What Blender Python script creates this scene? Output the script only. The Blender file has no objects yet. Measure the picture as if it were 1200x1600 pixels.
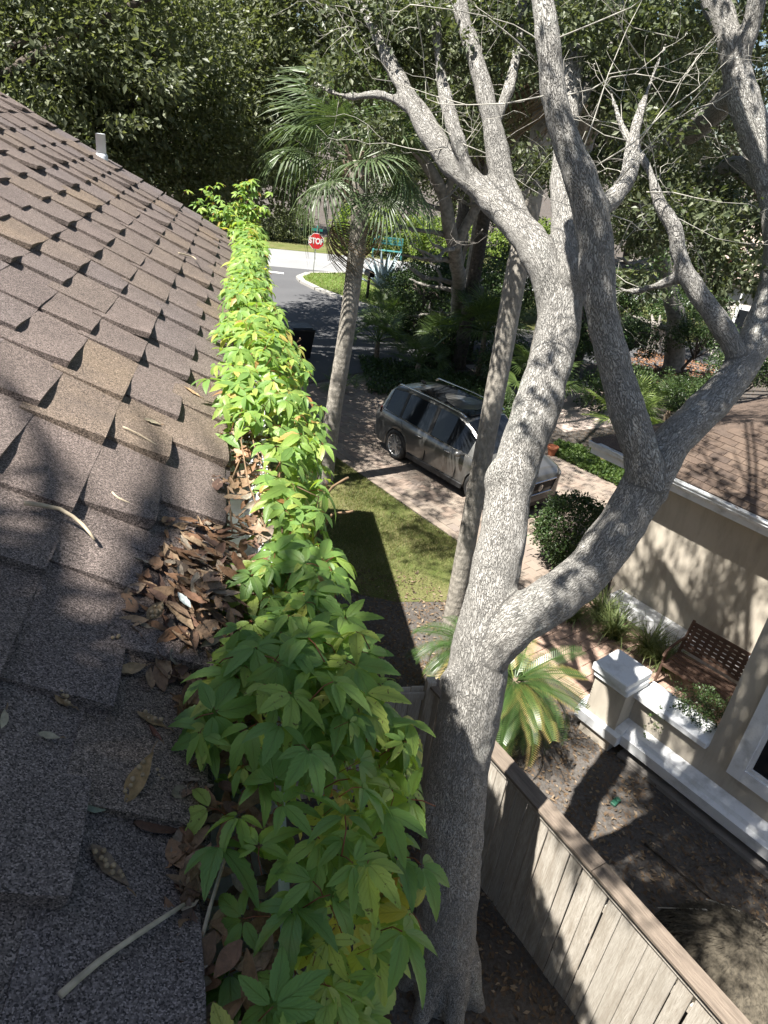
import bpy, bmesh, math, random
import numpy as np
from mathutils import Vector, Matrix, noise
random.seed(7); rng = np.random.default_rng(7)
S = bpy.context.scene
COL = S.collection
PI = math.pi
# ---------------------------------------------------------------- camera, sky, sun, exposure
F_PX, PITCH, ROLL, YAW, CAMZ = 1110.0, 28.0, 7.5, 13.0, 6.9
def cam_axes():
    p, r, y = (math.radians(a) for a in (PITCH, ROLL, YAW))
    fw = np.array([math.sin(y)*math.cos(p), math.cos(y)*math.cos(p), -math.sin(p)])
    rt = np.array([math.cos(y), -math.sin(y), 0.0]); up = np.cross(rt, fw)
    return rt*math.cos(r)+up*math.sin(r), up*math.cos(r)-rt*math.sin(r), fw
RT, UP, FW = cam_axes()
cd = bpy.data.cameras.new('camera'); cam = bpy.data.objects.new('camera', cd); COL.objects.link(cam)
cam.matrix_world = Matrix(((RT[0], UP[0], -FW[0], 0), (RT[1], UP[1], -FW[1], 0), (RT[2], UP[2], -FW[2], CAMZ), (0, 0, 0, 1)))
cd.sensor_fit = 'VERTICAL'; cd.sensor_height = 24.0; cd.lens = F_PX/1600*24; cd.clip_start = .02; cd.clip_end = 900
S.camera = cam
SUN_L = Vector((.50, .20, -1.0)).normalized()          # the way the sunlight travels
W = bpy.data.worlds.new('World'); S.world = W; W.use_nodes = True
sk = W.node_tree.nodes.new('ShaderNodeTexSky'); sk.sky_type = 'NISHITA'; sk.sun_disc = False
sk.sun_elevation = math.asin(-SUN_L.z); sk.sun_rotation = math.atan2(-SUN_L.x, -SUN_L.y)
bg = W.node_tree.nodes['Background']; bg.inputs[1].default_value = .05
W.node_tree.links.new(sk.outputs[0], bg.inputs[0])
sl = bpy.data.lights.new('sun', 'SUN'); sl.energy = 5.0; sl.angle = math.radians(.53); sl.color = (1, .96, .89)
so = bpy.data.objects.new('sun', sl); COL.objects.link(so); so.rotation_euler = SUN_L.to_track_quat('-Z', 'Y').to_euler()
so.location = (-20, -8, 40)
S.view_settings.view_transform = 'Standard'; S.view_settings.look = 'None'
S.view_settings.exposure = 1.58; S.view_settings.gamma = 1.0; S.view_settings.use_curve_mapping = False
S.cycles.max_bounces = 6; S.cycles.transparent_max_bounces = 8

# ---------------------------------------------------------------- helpers
def ray(px, py):
    d = RT*(px-600)/F_PX - UP*(py-800)/F_PX + FW
    return d/np.linalg.norm(d)
C0 = np.array([0, 0, CAMZ])
def at_z(px, py, z=0.0): d = ray(px, py); return Vector(C0+d*((z-CAMZ)/d[2]))
def at_y(px, py, y): d = ray(px, py); return Vector(C0+d*(y/d[1]))
TAN = .5; XE, ZE = -.045, 6.11                           # the near roof: eave edge and 6/12 pitch
def at_roof(px, py, lift=0.0):
    d = ray(px, py); n = np.array([TAN, 0, 1]); c = n@np.array([XE, 0, ZE])+lift
    return Vector(C0+d*((c-n@C0)/(n@d)))
def link(o, parent=None):
    COL.objects.link(o)
    if parent is not None: o.parent = parent
    return o
def thing(name, label, cat, loc=(0, 0, 0), rz=0, group=None):
    o = bpy.data.objects.new(name, None); COL.objects.link(o); o.location = loc; o.rotation_euler = (0, 0, rz)
    o.empty_display_size = .1
    o['label'] = label; o['category'] = cat
    if group: o['group'] = group
    return o
def tag(o, label, cat, group=None):
    o['label'] = label; o['category'] = cat
    if group: o['group'] = group
    return o
def kind(o, k): o['kind'] = k; return o
def mesh_np(name, v, f, mat=None, parent=None, smooth=True, uv=None, loc=None):
    """v (n,3), f (m,k) array or list of arrays of different k"""
    me = bpy.data.meshes.new(name)
    fl = [f] if not isinstance(f, list) or (len(f) and len(f[0]) and np.isscalar(f[0][0])) or False else f
    fl = [np.asarray(a, dtype=np.int32) for a in fl if len(a)]
    v = np.asarray(v, dtype=np.float32)
    me.vertices.add(len(v)); me.vertices.foreach_set('co', v.ravel())
    loops = np.concatenate([a.ravel() for a in fl]); counts = np.concatenate([np.full(len(a), a.shape[1], np.int32) for a in fl])
    me.loops.add(len(loops)); me.loops.foreach_set('vertex_index', loops)
    me.polygons.add(len(counts)); st = np.zeros(len(counts), np.int32); st[1:] = np.cumsum(counts)[:-1]
    me.polygons.foreach_set('loop_start', st); me.polygons.foreach_set('loop_total', counts)
    if uv is not None:
        l = me.uv_layers.new(name='UVMap'); l.data.foreach_set('uv', np.asarray(uv, np.float32)[loops].ravel())
    me.polygons.foreach_set('use_smooth', np.full(len(counts), smooth))
    me.update(calc_edges=True)
    if mat is not None: me.materials.append(mat)
    o = bpy.data.objects.new(name, me); link(o, parent)
    if loc is not None: o.location = loc
    return o
class MB:
    """collects shapes into one mesh"""
    def __init__(s): s.v = []; s.f3 = []; s.f4 = []; s.n = 0
    def add(s, v, f):
        v = np.asarray(v, float).reshape(-1, 3)
        for q in f:
            (s.f4 if len(q) == 4 else s.f3).append([i+s.n for i in q]) if len(q) in (3, 4) else s.fan(q)
        s.v.append(v); s.n += len(v); return s
    def fan(s, q):
        for i in range(1, len(q)-1): s.f3.append([q[0]+s.n, q[i]+s.n, q[i+1]+s.n])
    def hexa(s, p):   # 8 corners: bottom ring 4, top ring 4
        return s.add(p, [(3, 2, 1, 0), (4, 5, 6, 7), (0, 1, 5, 4), (1, 2, 6, 5), (2, 3, 7, 6), (3, 0, 4, 7)])
    def box(s, x0, x1, y0, y1, z0, z1, M=None, taper=0):
        t = taper
        p = [(x0, y0, z0), (x1, y0, z0), (x1, y1, z0), (x0, y1, z0), (x0+t, y0+t, z1), (x1-t, y0+t, z1), (x1-t, y1-t, z1), (x0+t, y1-t, z1)]
        if M is not None: p = [tuple(M @ Vector(q)) for q in p]
        return s.hexa(p)
    def bev(s, x0, x1, y0, y1, z0, z1, b=.01, M=None):     # box with bevelled vertical and top edges
        rings = []
        for z, i in ((z0, 0), (z1-b, 0), (z1, b)):
            X0, X1, Y0, Y1 = x0+i, x1-i, y0+i, y1-i
            rings.append([(X0+b, Y0, z), (X1-b, Y0, z), (X1, Y0+b, z), (X1, Y1-b, z), (X1-b, Y1, z), (X0+b, Y1, z), (X0, Y1-b, z), (X0, Y0+b, z)])
        p = [q for r in rings for q in r]
        if M is not None: p = [tuple(M @ Vector(q)) for q in p]
        f = [tuple(range(7, -1, -1)), tuple(range(16, 24))]
        for k in (0, 1):
            for i in range(8): j = (i+1) % 8; f.append((k*8+i, k*8+j, k*8+8+j, k*8+8+i))
        return s.add(p, f)
    def tube(s, pts, rad, n=8, cap=True):
        v, f = tube_vf(pts, rad, n, cap); return s.add(v, f)
    def lathe(s, prof, n=24, M=None, cap=True):             # prof: (r, z)
        v = [(r*math.cos(2*PI*i/n), r*math.sin(2*PI*i/n), z) for r, z in prof for i in range(n)]
        f = []
        for k in range(len(prof)-1):
            for i in range(n): j = (i+1) % n; f.append((k*n+i, k*n+j, k*n+n+j, k*n+n+i))
        if cap: f.append(tuple(range(n-1, -1, -1))); f.append(tuple(range(len(prof)*n-n, len(prof)*n)))
        if M is not None: v = [tuple(M @ Vector(q)) for q in v]
        return s.add(v, f)
    def ball(s, c, r, n=8, m=6, sq=(1, 1, 1)):
        v = []; f = []
        for k in range(m+1):
            a = PI*k/m
            for i in range(n): b = 2*PI*i/n; v.append((c[0]+r*sq[0]*math.sin(a)*math.cos(b), c[1]+r*sq[1]*math.sin(a)*math.sin(b), c[2]+r*sq[2]*math.cos(a)))
        for k in range(m):
            for i in range(n): j = (i+1) % n; f.append((k*n+i, k*n+n+i, k*n+n+j, k*n+j))
        return s.add(v, f)
    def build(s, name, mat, parent=None, smooth=False, loc=None):
        return mesh_np(name, np.concatenate(s.v), [s.f3, s.f4], mat, parent, smooth, loc=loc)
def frames(pts):
    P = [Vector(p) for p in pts]; T = []
    for i in range(len(P)):
        a, b = P[max(0, i-1)], P[min(len(P)-1, i+1)]; T.append((b-a).normalized())
    n = T[0].orthogonal().normalized(); out = []
    for t in T:
        n = (n - t*n.dot(t)).normalized(); out.append((t, n, t.cross(n)))
    return P, out
def tube_vf(pts, rad, n=8, cap=True):
    P, fr = frames(pts); v = []; f = []
    for i, (p, (t, a, b)) in enumerate(zip(P, fr)):
        r = rad[i] if hasattr(rad, '__len__') else rad
        for k in range(n): g = 2*PI*k/n; v.append(tuple(p+(a*math.cos(g)+b*math.sin(g))*r))
    for i in range(len(P)-1):
        for k in range(n): j = (k+1) % n; f.append((i*n+k, i*n+j, i*n+n+j, i*n+n+k))
    if cap: f.append(tuple(range(n-1, -1, -1))); f.append(tuple(range(len(P)*n-n, len(P)*n)))
    return v, f
def smooth_path(pts, rads, step=.12):
    """Catmull-Rom through pts"""
    P = [Vector(p) for p in pts]; out = []; ro = []
    for i in range(len(P)-1):
        p0, p1, p2, p3 = P[max(0, i-1)], P[i], P[i+1], P[min(len(P)-1, i+2)]
        m = max(2, int((p2-p1).length/step))
        for k in range(m):
            t = k/m; t2 = t*t; t3 = t2*t
            out.append(.5*((2*p1)+(p2-p0)*t+(2*p0-5*p1+4*p2-p3)*t2+(3*p1-p0-3*p2+p3)*t3)); ro.append(rads[i]*(1-t)+rads[i+1]*t)
    out.append(P[-1]); ro.append(rads[-1]); return out, ro

# ---------------------------------------------------------------- materials
class NT:
    def __init__(s, name):
        s.m = bpy.data.materials.new(name); s.m.use_nodes = True; s.t = s.m.node_tree; s.b = s.t.nodes['Principled BSDF']; s.out = s.t.nodes['Material Output']
    def n(s, typ, **kw):
        nd = s.t.nodes.new('ShaderNode'+typ)
        for k, v in kw.items(): setattr(nd, k, v)
        return nd
    def l(s, a, b): s.t.links.new(a, b)
    def set(s, inp, v):
        if hasattr(v, 'links') or hasattr(v, 'is_linked'): s.l(v, s.b.inputs[inp])
        else: s.b.inputs[inp].default_value = v
    def coord(s, kind='pos', scale=(1, 1, 1), rot=(0, 0, 0)):
        if kind == 'pos': o = s.n('NewGeometry').outputs['Position']
        elif kind == 'obj': o = s.n('TexCoord').outputs['Object']
        elif kind == 'uv': o = s.n('TexCoord').outputs['UV']
        else: o = s.n('Attribute', attribute_name=kind).outputs['Vector']
        m = s.n('Mapping'); m.inputs['Scale'].default_value = scale; m.inputs['Rotation'].default_value = rot; s.l(o, m.inputs[0]); return m.outputs[0]
    def noise(s, co, scale, detail=3, rough=.55, dist=0):
        t = s.n('TexNoise'); t.inputs['Scale'].default_value = scale; t.inputs['Detail'].default_value = detail
        t.inputs['Roughness'].default_value = rough; t.inputs['Distortion'].default_value = dist; s.l(co, t.inputs['Vector']); return t.outputs['Fac']
    def vor(s, co, scale, feature='F1', out='Distance', rnd=1):
        t = s.n('TexVoronoi', feature=feature); t.inputs['Scale'].default_value = scale; t.inputs['Randomness'].default_value = rnd; s.l(co, t.inputs['Vector']); return t.outputs[out]
    def ramp(s, fac, stops, interp='LINEAR'):
        r = s.n('ValToRGB'); r.color_ramp.interpolation = interp; e = r.color_ramp.elements
        while len(e) < len(stops): e.new(.5)
        for k, (p, c) in zip(e, stops):
            k.position = p; k.color = (*c, 1) if len(c) == 3 else c
        s.l(fac, r.inputs[0]); return r.outputs[0]
    def mix(s, fac, a, b, mode='MIX'):
        x = s.n('Mix', data_type='RGBA', blend_type=mode)
        for i, v in ((0, fac), (6, a), (7, b)):
            if hasattr(v, 'is_linked'): s.l(v, x.inputs[i])
            else: x.inputs[i].default_value = v if not isinstance(v, tuple) or len(v) == 4 else (*v, 1)
        return x.outputs[2]
    def math(s, op, a, b=None):
        x = s.n('Math', operation=op)
        for i, v in ((0, a), (1, b)):
            if v is None: continue
            if hasattr(v, 'is_linked'): s.l(v, x.inputs[i])
            else: x.inputs[i].default_value = v
        return x.outputs[0]
    def bump(s, h, dist=.01, strength=1.0):
        b = s.n('Bump'); b.inputs['Distance'].default_value = dist; b.inputs['Strength'].default_value = strength; s.l(h, b.inputs['Height']); s.l(b.outputs[0], s.b.inputs['Normal']); return b
    def done(s, rough=None, spec=None):
        if rough is not None: s.b.inputs['Roughness'].default_value = rough
        if spec is not None: s.b.inputs['Specular IOR Level'].default_value = spec
        return s.m
def g(v): return (v, v, v)
def plain(name, col, rough=.6, metal=0, var=.12, scale=6, bump=0.0, bscale=40, spec=.4):
    t = NT(name); co = t.coord('pos'); n1 = t.noise(co, scale, 4)
    lo = tuple(c*(1-var) for c in col); hi = tuple(min(1, c*(1+var)) for c in col)
    t.set('Base Color', t.ramp(n1, [(.3, lo), (.7, hi)])); t.b.inputs['Metallic'].default_value = metal
    if bump: t.bump(t.noise(co, bscale, 3), bump)
    return t.done(rough, spec)
def leafmat(name, cols, rough=.45, trans=.3, by='island', spec=.4, tcol=None):
    t = NT(name)
    r = t.n('NewGeometry').outputs['Random Per Island'] if by == 'island' else t.n('ObjectInfo').outputs['Random']
    k = len(cols); c = t.ramp(r, [((i+.5)/k, q) for i, q in enumerate(cols)])
    t.set('Base Color', c); t.b.inputs['Roughness'].default_value = rough; t.b.inputs['Specular IOR Level'].default_value = spec
    tr = t.n('BsdfTranslucent'); t.l(t.mix(1.0, c, (1.5, 1.6, .7, 1), 'MULTIPLY') , tr.inputs[0])
    mx = t.n('MixShader'); mx.inputs[0].default_value = trans; t.l(t.b.outputs[0], mx.inputs[1]); t.l(tr.outputs[0], mx.inputs[2]); t.l(mx.outputs[0], t.out.inputs[0])
    return t.m
def bark(name, ridge, crack, lich, scale=34, dist=.02, attr='bark', stretch=.30, lichamt=.55):
    t = NT(name)
    co = t.coord(attr, (1, 1, stretch)); n0 = t.n('TexNoise'); n0.inputs['Scale'].default_value = scale*.35; n0.inputs['Detail'].default_value = 3; t.l(co, n0.inputs['Vector'])
    w = t.mix(.07, co, n0.outputs['Color'], 'LINEAR_LIGHT')
    e = t.vor(w, scale, 'DISTANCE_TO_EDGE'); fine = t.noise(t.coord(attr, (1, 1, .5)), scale*4, 4, .65)
    crackf = t.math('MULTIPLY', t.ramp(e, [(.0, g(0)), (.16, g(1))]), 1.0)
    h = t.math('ADD', t.math('MULTIPLY', crackf, .8), t.math('MULTIPLY', fine, .5))
    p = t.coord('pos'); big = t.noise(p, 2.3, 5, .6); sp = t.noise(p, 30, 4, .7)
    base = t.mix(t.ramp(fine, [(.35, g(0)), (.7, g(1))]), tuple(c*.78 for c in ridge), ridge)
    base = t.mix(t.math('MULTIPLY', t.ramp(big, [(lichamt, g(0)), (lichamt+.12, g(1))]), t.ramp(sp, [(.42, g(0)), (.55, g(1))])), base, lich)
    base = t.mix(t.ramp(e, [(.0, g(0)), (.11, g(1))]), crack, base)
    md_ = t.noise(p, .9, 4, .6); base = t.mix(t.ramp(md_, [(.38, g(.55)), (.6, g(0))]), base, tuple(c*.55 for c in ridge))
    t.set('Base Color', base); t.bump(h, dist)
    return t.done(.9, .15)
# ---------------------------------------------------------------- materials in use
M = {}
def shingle_mat(name, cols, dark):
    t = NT(name); p = t.coord('pos')
    r = t.n('ObjectInfo').outputs['Random']
    k = len(cols); base = t.ramp(r, [((i+.5)/k, c) for i, c in enumerate(cols)])
    blot = t.noise(p, 7, 4, .6)
    base = t.mix(t.ramp(blot, [(.35, g(0)), (.68, g(.5))]), base, dark)
    gr = t.vor(p, 560, 'F1', 'Color'); sp = t.n('SeparateColor'); t.l(gr, sp.inputs[0])
    gcol = t.ramp(sp.outputs[0], [(.0, g(.18)), (.45, g(.7)), (.72, g(1.0)), (.9, g(1.4)), (1, g(1.9))])
    base = t.mix(1.0, base, gcol, 'MULTIPLY')
    fine = t.noise(p, 900, 2)
    t.set('Base Color', base); t.bump(t.math('ADD', sp.outputs[0], t.math('MULTIPLY', fine, .5)), .0022, .9)
    return t.done(.88, .25)
M['shingle'] = shingle_mat('shingle_granules', [(.215, .172, .152), (.238, .19, .168), (.205, .166, .152), (.245, .194, .158), (.222, .18, .162), (.262, .20, .148), (.205, .17, .16), (.232, .188, .168)], (.15, .122, .11))
M['shingle_base'] = shingle_mat('shingle_granules_lower', [(0.214, 0.180, 0.174), (0.236, 0.197, 0.185)], (0.135, 0.112, 0.107))
M['nshingle'] = shingle_mat('brown_shingle_granules', [(.165, .118, .09), (.195, .142, .108), (.14, .10, .078), (.22, .16, .12), (.125, .092, .074)], (.085, .066, .056))
def stucco():
    t = NT('tan_stucco'); p = t.coord('pos'); b = t.noise(p, 1.3, 5, .6); s2 = t.noise(t.coord('pos', (1, 1, .25)), 5, 4, .6)
    c = t.ramp(b, [(.3, (.44, .395, .325)), (.7, (.50, .45, .375))]); c = t.mix(t.ramp(s2, [(.46, g(0)), (.8, g(.6))]), c, (.24, .21, .175))
    t.set('Base Color', c); t.bump(t.noise(p, 120, 4, .7), .004); return t.done(.9, .2)
M['stucco'] = stucco()
def white_paint(name, c=(.72, .73, .74), dirt=(.36, .36, .34), amt=.62):
    t = NT(name); p = t.coord('pos'); a = t.noise(p, 3.5, 6, .65); b = t.noise(p, 55, 3, .6)
    k = t.mix(t.ramp(a, [(amt-.12, g(0)), (amt+.12, g(.75))]), c, dirt); k = t.mix(t.ramp(b, [(.66, g(0)), (.74, g(.5))]), k, (.22, .21, .19))
    t.set('Base Color', k); t.bump(t.noise(p, 90, 3), .002); return t.done(.6, .35)
M['white'] = white_paint('white_trim'); M['gutter'] = white_paint('white_gutter_paint', (.74, .76, .78), (.30, .29, .26), .56)
def wood(name, a, b, dk, along=2, sc=9):
    t = NT(name); st = [9, 9, 9]; st[along] = .9
    co = t.coord('obj', tuple(st)); r = t.n('ObjectInfo').outputs['Random']
    cm = t.n('VectorMath', operation='ADD'); t.l(co, cm.inputs[0]); x = t.n('CombineXYZ'); t.l(t.math('MULTIPLY', r, 37.0), x.inputs[0]); t.l(t.math('MULTIPLY', r, 11.0), x.inputs[along]); t.l(x.outputs[0], cm.inputs[1])
    n1 = t.noise(cm.outputs[0], sc, 6, .65, .6); n2 = t.noise(cm.outputs[0], 1.6, 4, .6)
    c = t.ramp(n1, [(.3, b), (.62, a)]); c = t.mix(t.ramp(n2, [(.45, g(0)), (.75, g(.8))]), c, dk)
    c = t.mix(t.math('MULTIPLY', r, .5), c, tuple(q*.62 for q in a))
    t.set('Base Color', c); t.bump(n1, .006); return t.done(.85, .2)
M['fence'] = wood('weathered_board', (.50, .46, .40), (.30, .265, .22), (.21, .17, .125))
M['cap'] = wood('weathered_rail', (.24, .195, .155), (.14, .11, .088), (.085, .07, .056), along=0)
M['bench'] = wood('bench_brown', (.15, .095, .07), (.10, .06, .045), (.08, .05, .04), along=0)
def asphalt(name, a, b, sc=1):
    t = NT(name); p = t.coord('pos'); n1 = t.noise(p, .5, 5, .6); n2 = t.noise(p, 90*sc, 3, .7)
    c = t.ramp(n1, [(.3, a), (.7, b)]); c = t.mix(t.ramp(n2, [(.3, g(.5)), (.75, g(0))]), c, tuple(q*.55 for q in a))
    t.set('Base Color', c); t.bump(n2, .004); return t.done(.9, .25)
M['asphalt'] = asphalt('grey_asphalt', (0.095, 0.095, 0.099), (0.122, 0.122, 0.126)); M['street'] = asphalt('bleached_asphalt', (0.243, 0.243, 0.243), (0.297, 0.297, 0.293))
M['concrete'] = asphalt('pale_concrete', (.34, .325, .30), (.40, .385, .355))
def earth():
    t = NT('sandy_earth'); p = t.coord('pos'); n1 = t.noise(p, .9, 6, .65); n2 = t.noise(p, 22, 5, .7); v = t.vor(t.coord('pos', (1, .6, 1), (0, 0, .7)), 34, 'F1', 'Color'); sp = t.n('SeparateColor'); t.l(v, sp.inputs[0])
    c = t.ramp(n1, [(.3, (.085, .077, .070)), (.55, (.125, .115, .106)), (.75, (.19, .172, .155))]); c = t.mix(t.ramp(n2, [(.35, g(.8)), (.6, g(0))]), c, (.06, .05, .042))
    c = t.mix(t.ramp(sp.outputs[0], [(.80, g(0)), (.86, g(.8))]), c, (.13, .09, .06))
    t.set('Base Color', c); t.bump(t.math('ADD', n2, sp.outputs[1]), .02); return t.done(.95, .15)
M['earth'] = earth()
def turf():
    t = NT('turf_soil'); p = t.coord('pos'); n1 = t.noise(p, 1.1, 5, .6); n2 = t.noise(p, 30, 4, .7)
    c = t.ramp(n1, [(.35, (.10, .13, .035)), (.6, (.17, .165, .07)), (.8, (.25, .21, .13))]); c = t.mix(t.ramp(n2, [(.35, g(.6)), (.6, g(0))]), c, (.05, .055, .02))
    t.set('Base Color', c); t.bump(n2, .03); return t.done(.95, .1)
M['turf'] = turf()
def paver():
    t = NT('paver_stone'); p = t.coord('pos'); r = t.n('NewGeometry').outputs['Random Per Island']; r2 = t.n('ObjectInfo').outputs['Random']
    k = t.ramp(t.math('FRACT', t.math('ADD', r, r2)), [(.1, (.25, .205, .17)), (.4, (.30, .25, .205)), (.7, (.275, .21, .17)), (.95, (.23, .19, .165))])
    n2 = t.noise(p, 60, 4, .7); n1 = t.noise(p, 1.2, 5); c = t.mix(t.ramp(n2, [(.3, g(.45)), (.65, g(0))]), k, (.15, .125, .105)); c = t.mix(t.ramp(n1, [(.5, g(0)), (.75, g(.4))]), c, (.17, .15, .12))
    t.set('Base Color', c); t.bump(n2, .004); return t.done(.9, .2)
M['paver'] = paver()
M['grass'] = leafmat('grass_blades', [(.11, .145, .04), (.15, .175, .055), (.19, .19, .075), (.28, .23, .125), (.10, .135, .04)], .6, .3)
M['isle_grass'] = leafmat('island_grass', [(.17, .27, .06), (.20, .30, .07), (.23, .29, .09)], .6, .3)
M['pvc'] = plain('pale_pvc', (.66, .70, .74), .4, var=.08, scale=12)
M['glass_dark'] = plain('dark_window_pane', (.012, .014, .017), .06, var=.0, spec=.35)

# ---------------------------------------------------------------- ground, roads, lawn
def sheet(name, pts, z, mat, parent=None):
    me = bpy.data.meshes.new(name); me.from_pydata([(x, y, z) for x, y in pts], [], [tuple(range(len(pts)))]); me.materials.append(mat)
    o = bpy.data.objects.new(name, me); return link(o, parent)
kind(sheet('ground', [(-300, -200), (300, -200), (300, 400), (-300, 400)], 0, M['earth']), 'structure')
U = Vector((.47, -.883, 0)).normalized(); WI = Vector((-U.y, U.x, 0))
def N(s, w, z=0.0): p = U*s+WI*w; return Vector((p.x, p.y, z))
NM = Matrix(((U.x, WI.x, 0, 0), (U.y, WI.y, 0, 0), (0, 0, 1, 0), (0, 0, 0, 1)))      # neighbour's frame: x along the wall, y inward
side = [(-6, 17.6), (.3, 19.3), (3.1, 21.6), (6.2, 23.6), (10, 24.8), (30, 25.2), (30, 29.2), (12, 28.8), (7.6, 29.6), (5.6, 30.9), (4.3, 32.4), (3.2, 34.1), (2.55, 35.6), (2.45, 36.6), (3.0, 38.0), (5.5, 39.3), (-9, 39.3), (-4.6, 36), (-4.2, 30)]
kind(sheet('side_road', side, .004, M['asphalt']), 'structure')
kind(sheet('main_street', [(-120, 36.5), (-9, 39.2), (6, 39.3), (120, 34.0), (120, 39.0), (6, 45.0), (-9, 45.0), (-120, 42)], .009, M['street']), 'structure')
kind(sheet('verge', [(-120, 42.1), (-9, 45.1), (6, 45.1), (120, 39.1), (120, 48), (6, 52), (-120, 52)], .006, M['turf']), 'structure')
ln = MB()
for k in (42.05, 42.35): ln.add([(-9, k-.06, .0135), (8, k-.06, .0135), (8, k+.06, .0135), (-9, k+.06, .0135)], [(0, 1, 2, 3)])
ln.add([(-2.6, 38.3, .0135), (1.9, 37.4, .0135), (1.9, 37.75, .0135), (-2.6, 38.65, .0135)], [(0, 1, 2, 3)])
kind(ln.build('road_marking', plain('road_paint', (.62, .61, .58), .7, var=.2, scale=14)), 'structure')
isl = [(2.75, 36.6), (2.85, 35.7), (3.45, 34.3), (4.5, 32.65), (5.8, 31.15), (7.7, 29.9), (12, 29.1), (30, 29.5), (30, 37.2), (12, 38.5), (5.6, 38.9), (3.3, 37.8)]
kind(sheet('grass_island', isl, .10, M['turf']), 'structure')
kb = MB()
for i in range(len(isl)):
    a, b = Vector((*isl[i], 0)), Vector((*isl[(i+1) % len(isl)], 0)); d = (b-a).normalized(); nn = Vector((d.y, -d.x, 0))
    if a.x > 28: continue
    m = max(1, int((b-a).length/.9))
    for k in range(m):
        p, q = a.lerp(b, k/m), a.lerp(b, (k+1)/m-.01)
        pr = [p-nn*.02, q-nn*.02, q+nn*.30, p+nn*.30]
        kb.hexa([(*v.xy, .0) for v in pr]+[(*v.xy, .125 if i < 2 else .115) for v in pr])
kind(kb.build('kerb', M['concrete']), 'structure')
drive = kind(sheet('driveway', [N(-17.2, 9.3).xy, N(-6.0, 9.3).xy, N(-6.0, 14.6).xy, N(-17.2, 14.6).xy], .008, plain('paver_sand', (.22, .185, .15), .95)), 'structure')
pm = MB(); pm.bev(-.147, .147, -.097, .097, 0, .02, .006)
p0 = pm.build('paver', M['paver'], drive); p0.location = (0, 0, -5)
spots = []
ws = np.arange(9.42, 14.55, .2)
for i, w in enumerate(ws):
    for s in np.arange(-17.0+(.15 if i % 2 else 0), -6.1, .3): spots.append((s, w))
spots.sort(key=lambda q: (N(*q)-Vector((0, 0, CAMZ))).length)
pv = p0.data; verts = np.array([v.co[:] for v in pv.vertices]); faces3 = [list(p.vertices) for p in pv.polygons]
rest = MB()
def paver_mat(s, w, h, a): return Matrix.Translation(N(s, w, .006+h)) @ Matrix.Rotation(math.atan2(U.y, U.x)+a, 4, 'Z')
for k, (s, w) in enumerate(spots):
    m = paver_mat(s, w, random.uniform(-.003, .004), random.uniform(-.012, .012))
    if k < 299:
        o = p0 if k == 0 else p0.copy()
        if k: COL.objects.link(o); o.parent = drive
        o.matrix_local = m
    else: rest.add([tuple(m @ Vector(v)) for v in verts], faces3)
kind(rest.build('paver', M['paver'], drive), 'stuff')
kind(sheet('driveway_edging', [N(-17.2, 9.12).xy, N(-6.0, 9.12).xy, N(-6.0, 9.29).xy, N(-17.2, 9.29).xy], .016, M['paver']), 'structure')
# far drive of the house over the way
kind(sheet('far_driveway', [(9.0, 17.6), (12.5, 19), (11.5, 24.5), (7.6, 23.6)], .007, plain('pinkish_concrete', (.38, .31, .27), .9)), 'structure')
lawnp = [(-.4, 9.7), (1.2, 10.0), (2.6, 9.5), (3.5, 9.5), (4.2, 10.5), N(-8.2, 9.1).xy, N(-10.2, 9.1).xy, N(-13.2, 9.1).xy, N(-17.0, 9.1).xy, (-.4, 18.6)]
lawnp = [Vector(q) for q in lawnp]
kind(sheet('lawn', lawnp, .006, M['turf']), 'structure')
def inside(x, y, poly):
    c = False; n = len(poly)
    for i in range(n):
        x1, y1 = poly[i]; x2, y2 = poly[(i+1) % n]
        if (y1 > y) != (y2 > y) and x < (x2-x1)*(y-y1)/(y2-y1)+x1: c = not c
    return c
def blades(name, pts, h, wd, mat, zz=0.006):
    n = len(pts); P = np.c_[pts, np.full(n, zz)]; a = rng.uniform(0, 2*PI, n); hh = h*rng.uniform(.5, 1.3, n); ln_ = hh*rng.uniform(.2, 1.1, n)
    d = np.c_[np.cos(a), np.sin(a), np.zeros(n)]; b = rng.uniform(0, 2*PI, n); t = np.c_[np.cos(b), np.sin(b), np.zeros(n)]
    tip = P+d*ln_[:, None]; tip[:, 2] += hh
    v = np.stack([P-t*wd, P+t*wd, tip], 1).reshape(-1, 3)
    return kind(mesh_np(name, v, np.arange(3*n).reshape(-1, 3), mat), 'stuff')
pts = []
while len(pts) < 90000:
    x, y = random.uniform(-.4, 5.6), random.uniform(9.7, 18.6)
    if inside(x, y, lawnp):
        b = noise.noise(Vector((x*.9, y*.9, 3)))+.25*noise.noise(Vector((x*4, y*4, 1)))
        fade = min(1, max(0, (y-9.6)/2.2)); bare = 1-max(0, 1-((x-1.78)**2+(y-14.0)**2)/.5)
        if random.random() < min(1, .62+b)*fade*bare: pts.append((x, y))
blades('lawn_grass', np.array(pts), .05, .005, M['grass'])
pts = []
while len(pts) < 26000:
    x, y = random.uniform(2.6, 12), random.uniform(29.3, 38.8)
    if inside(x, y, isl): pts.append((x, y))
blades('island_grass', np.array(pts), .09, .014, M['isle_grass'], .1)

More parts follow.
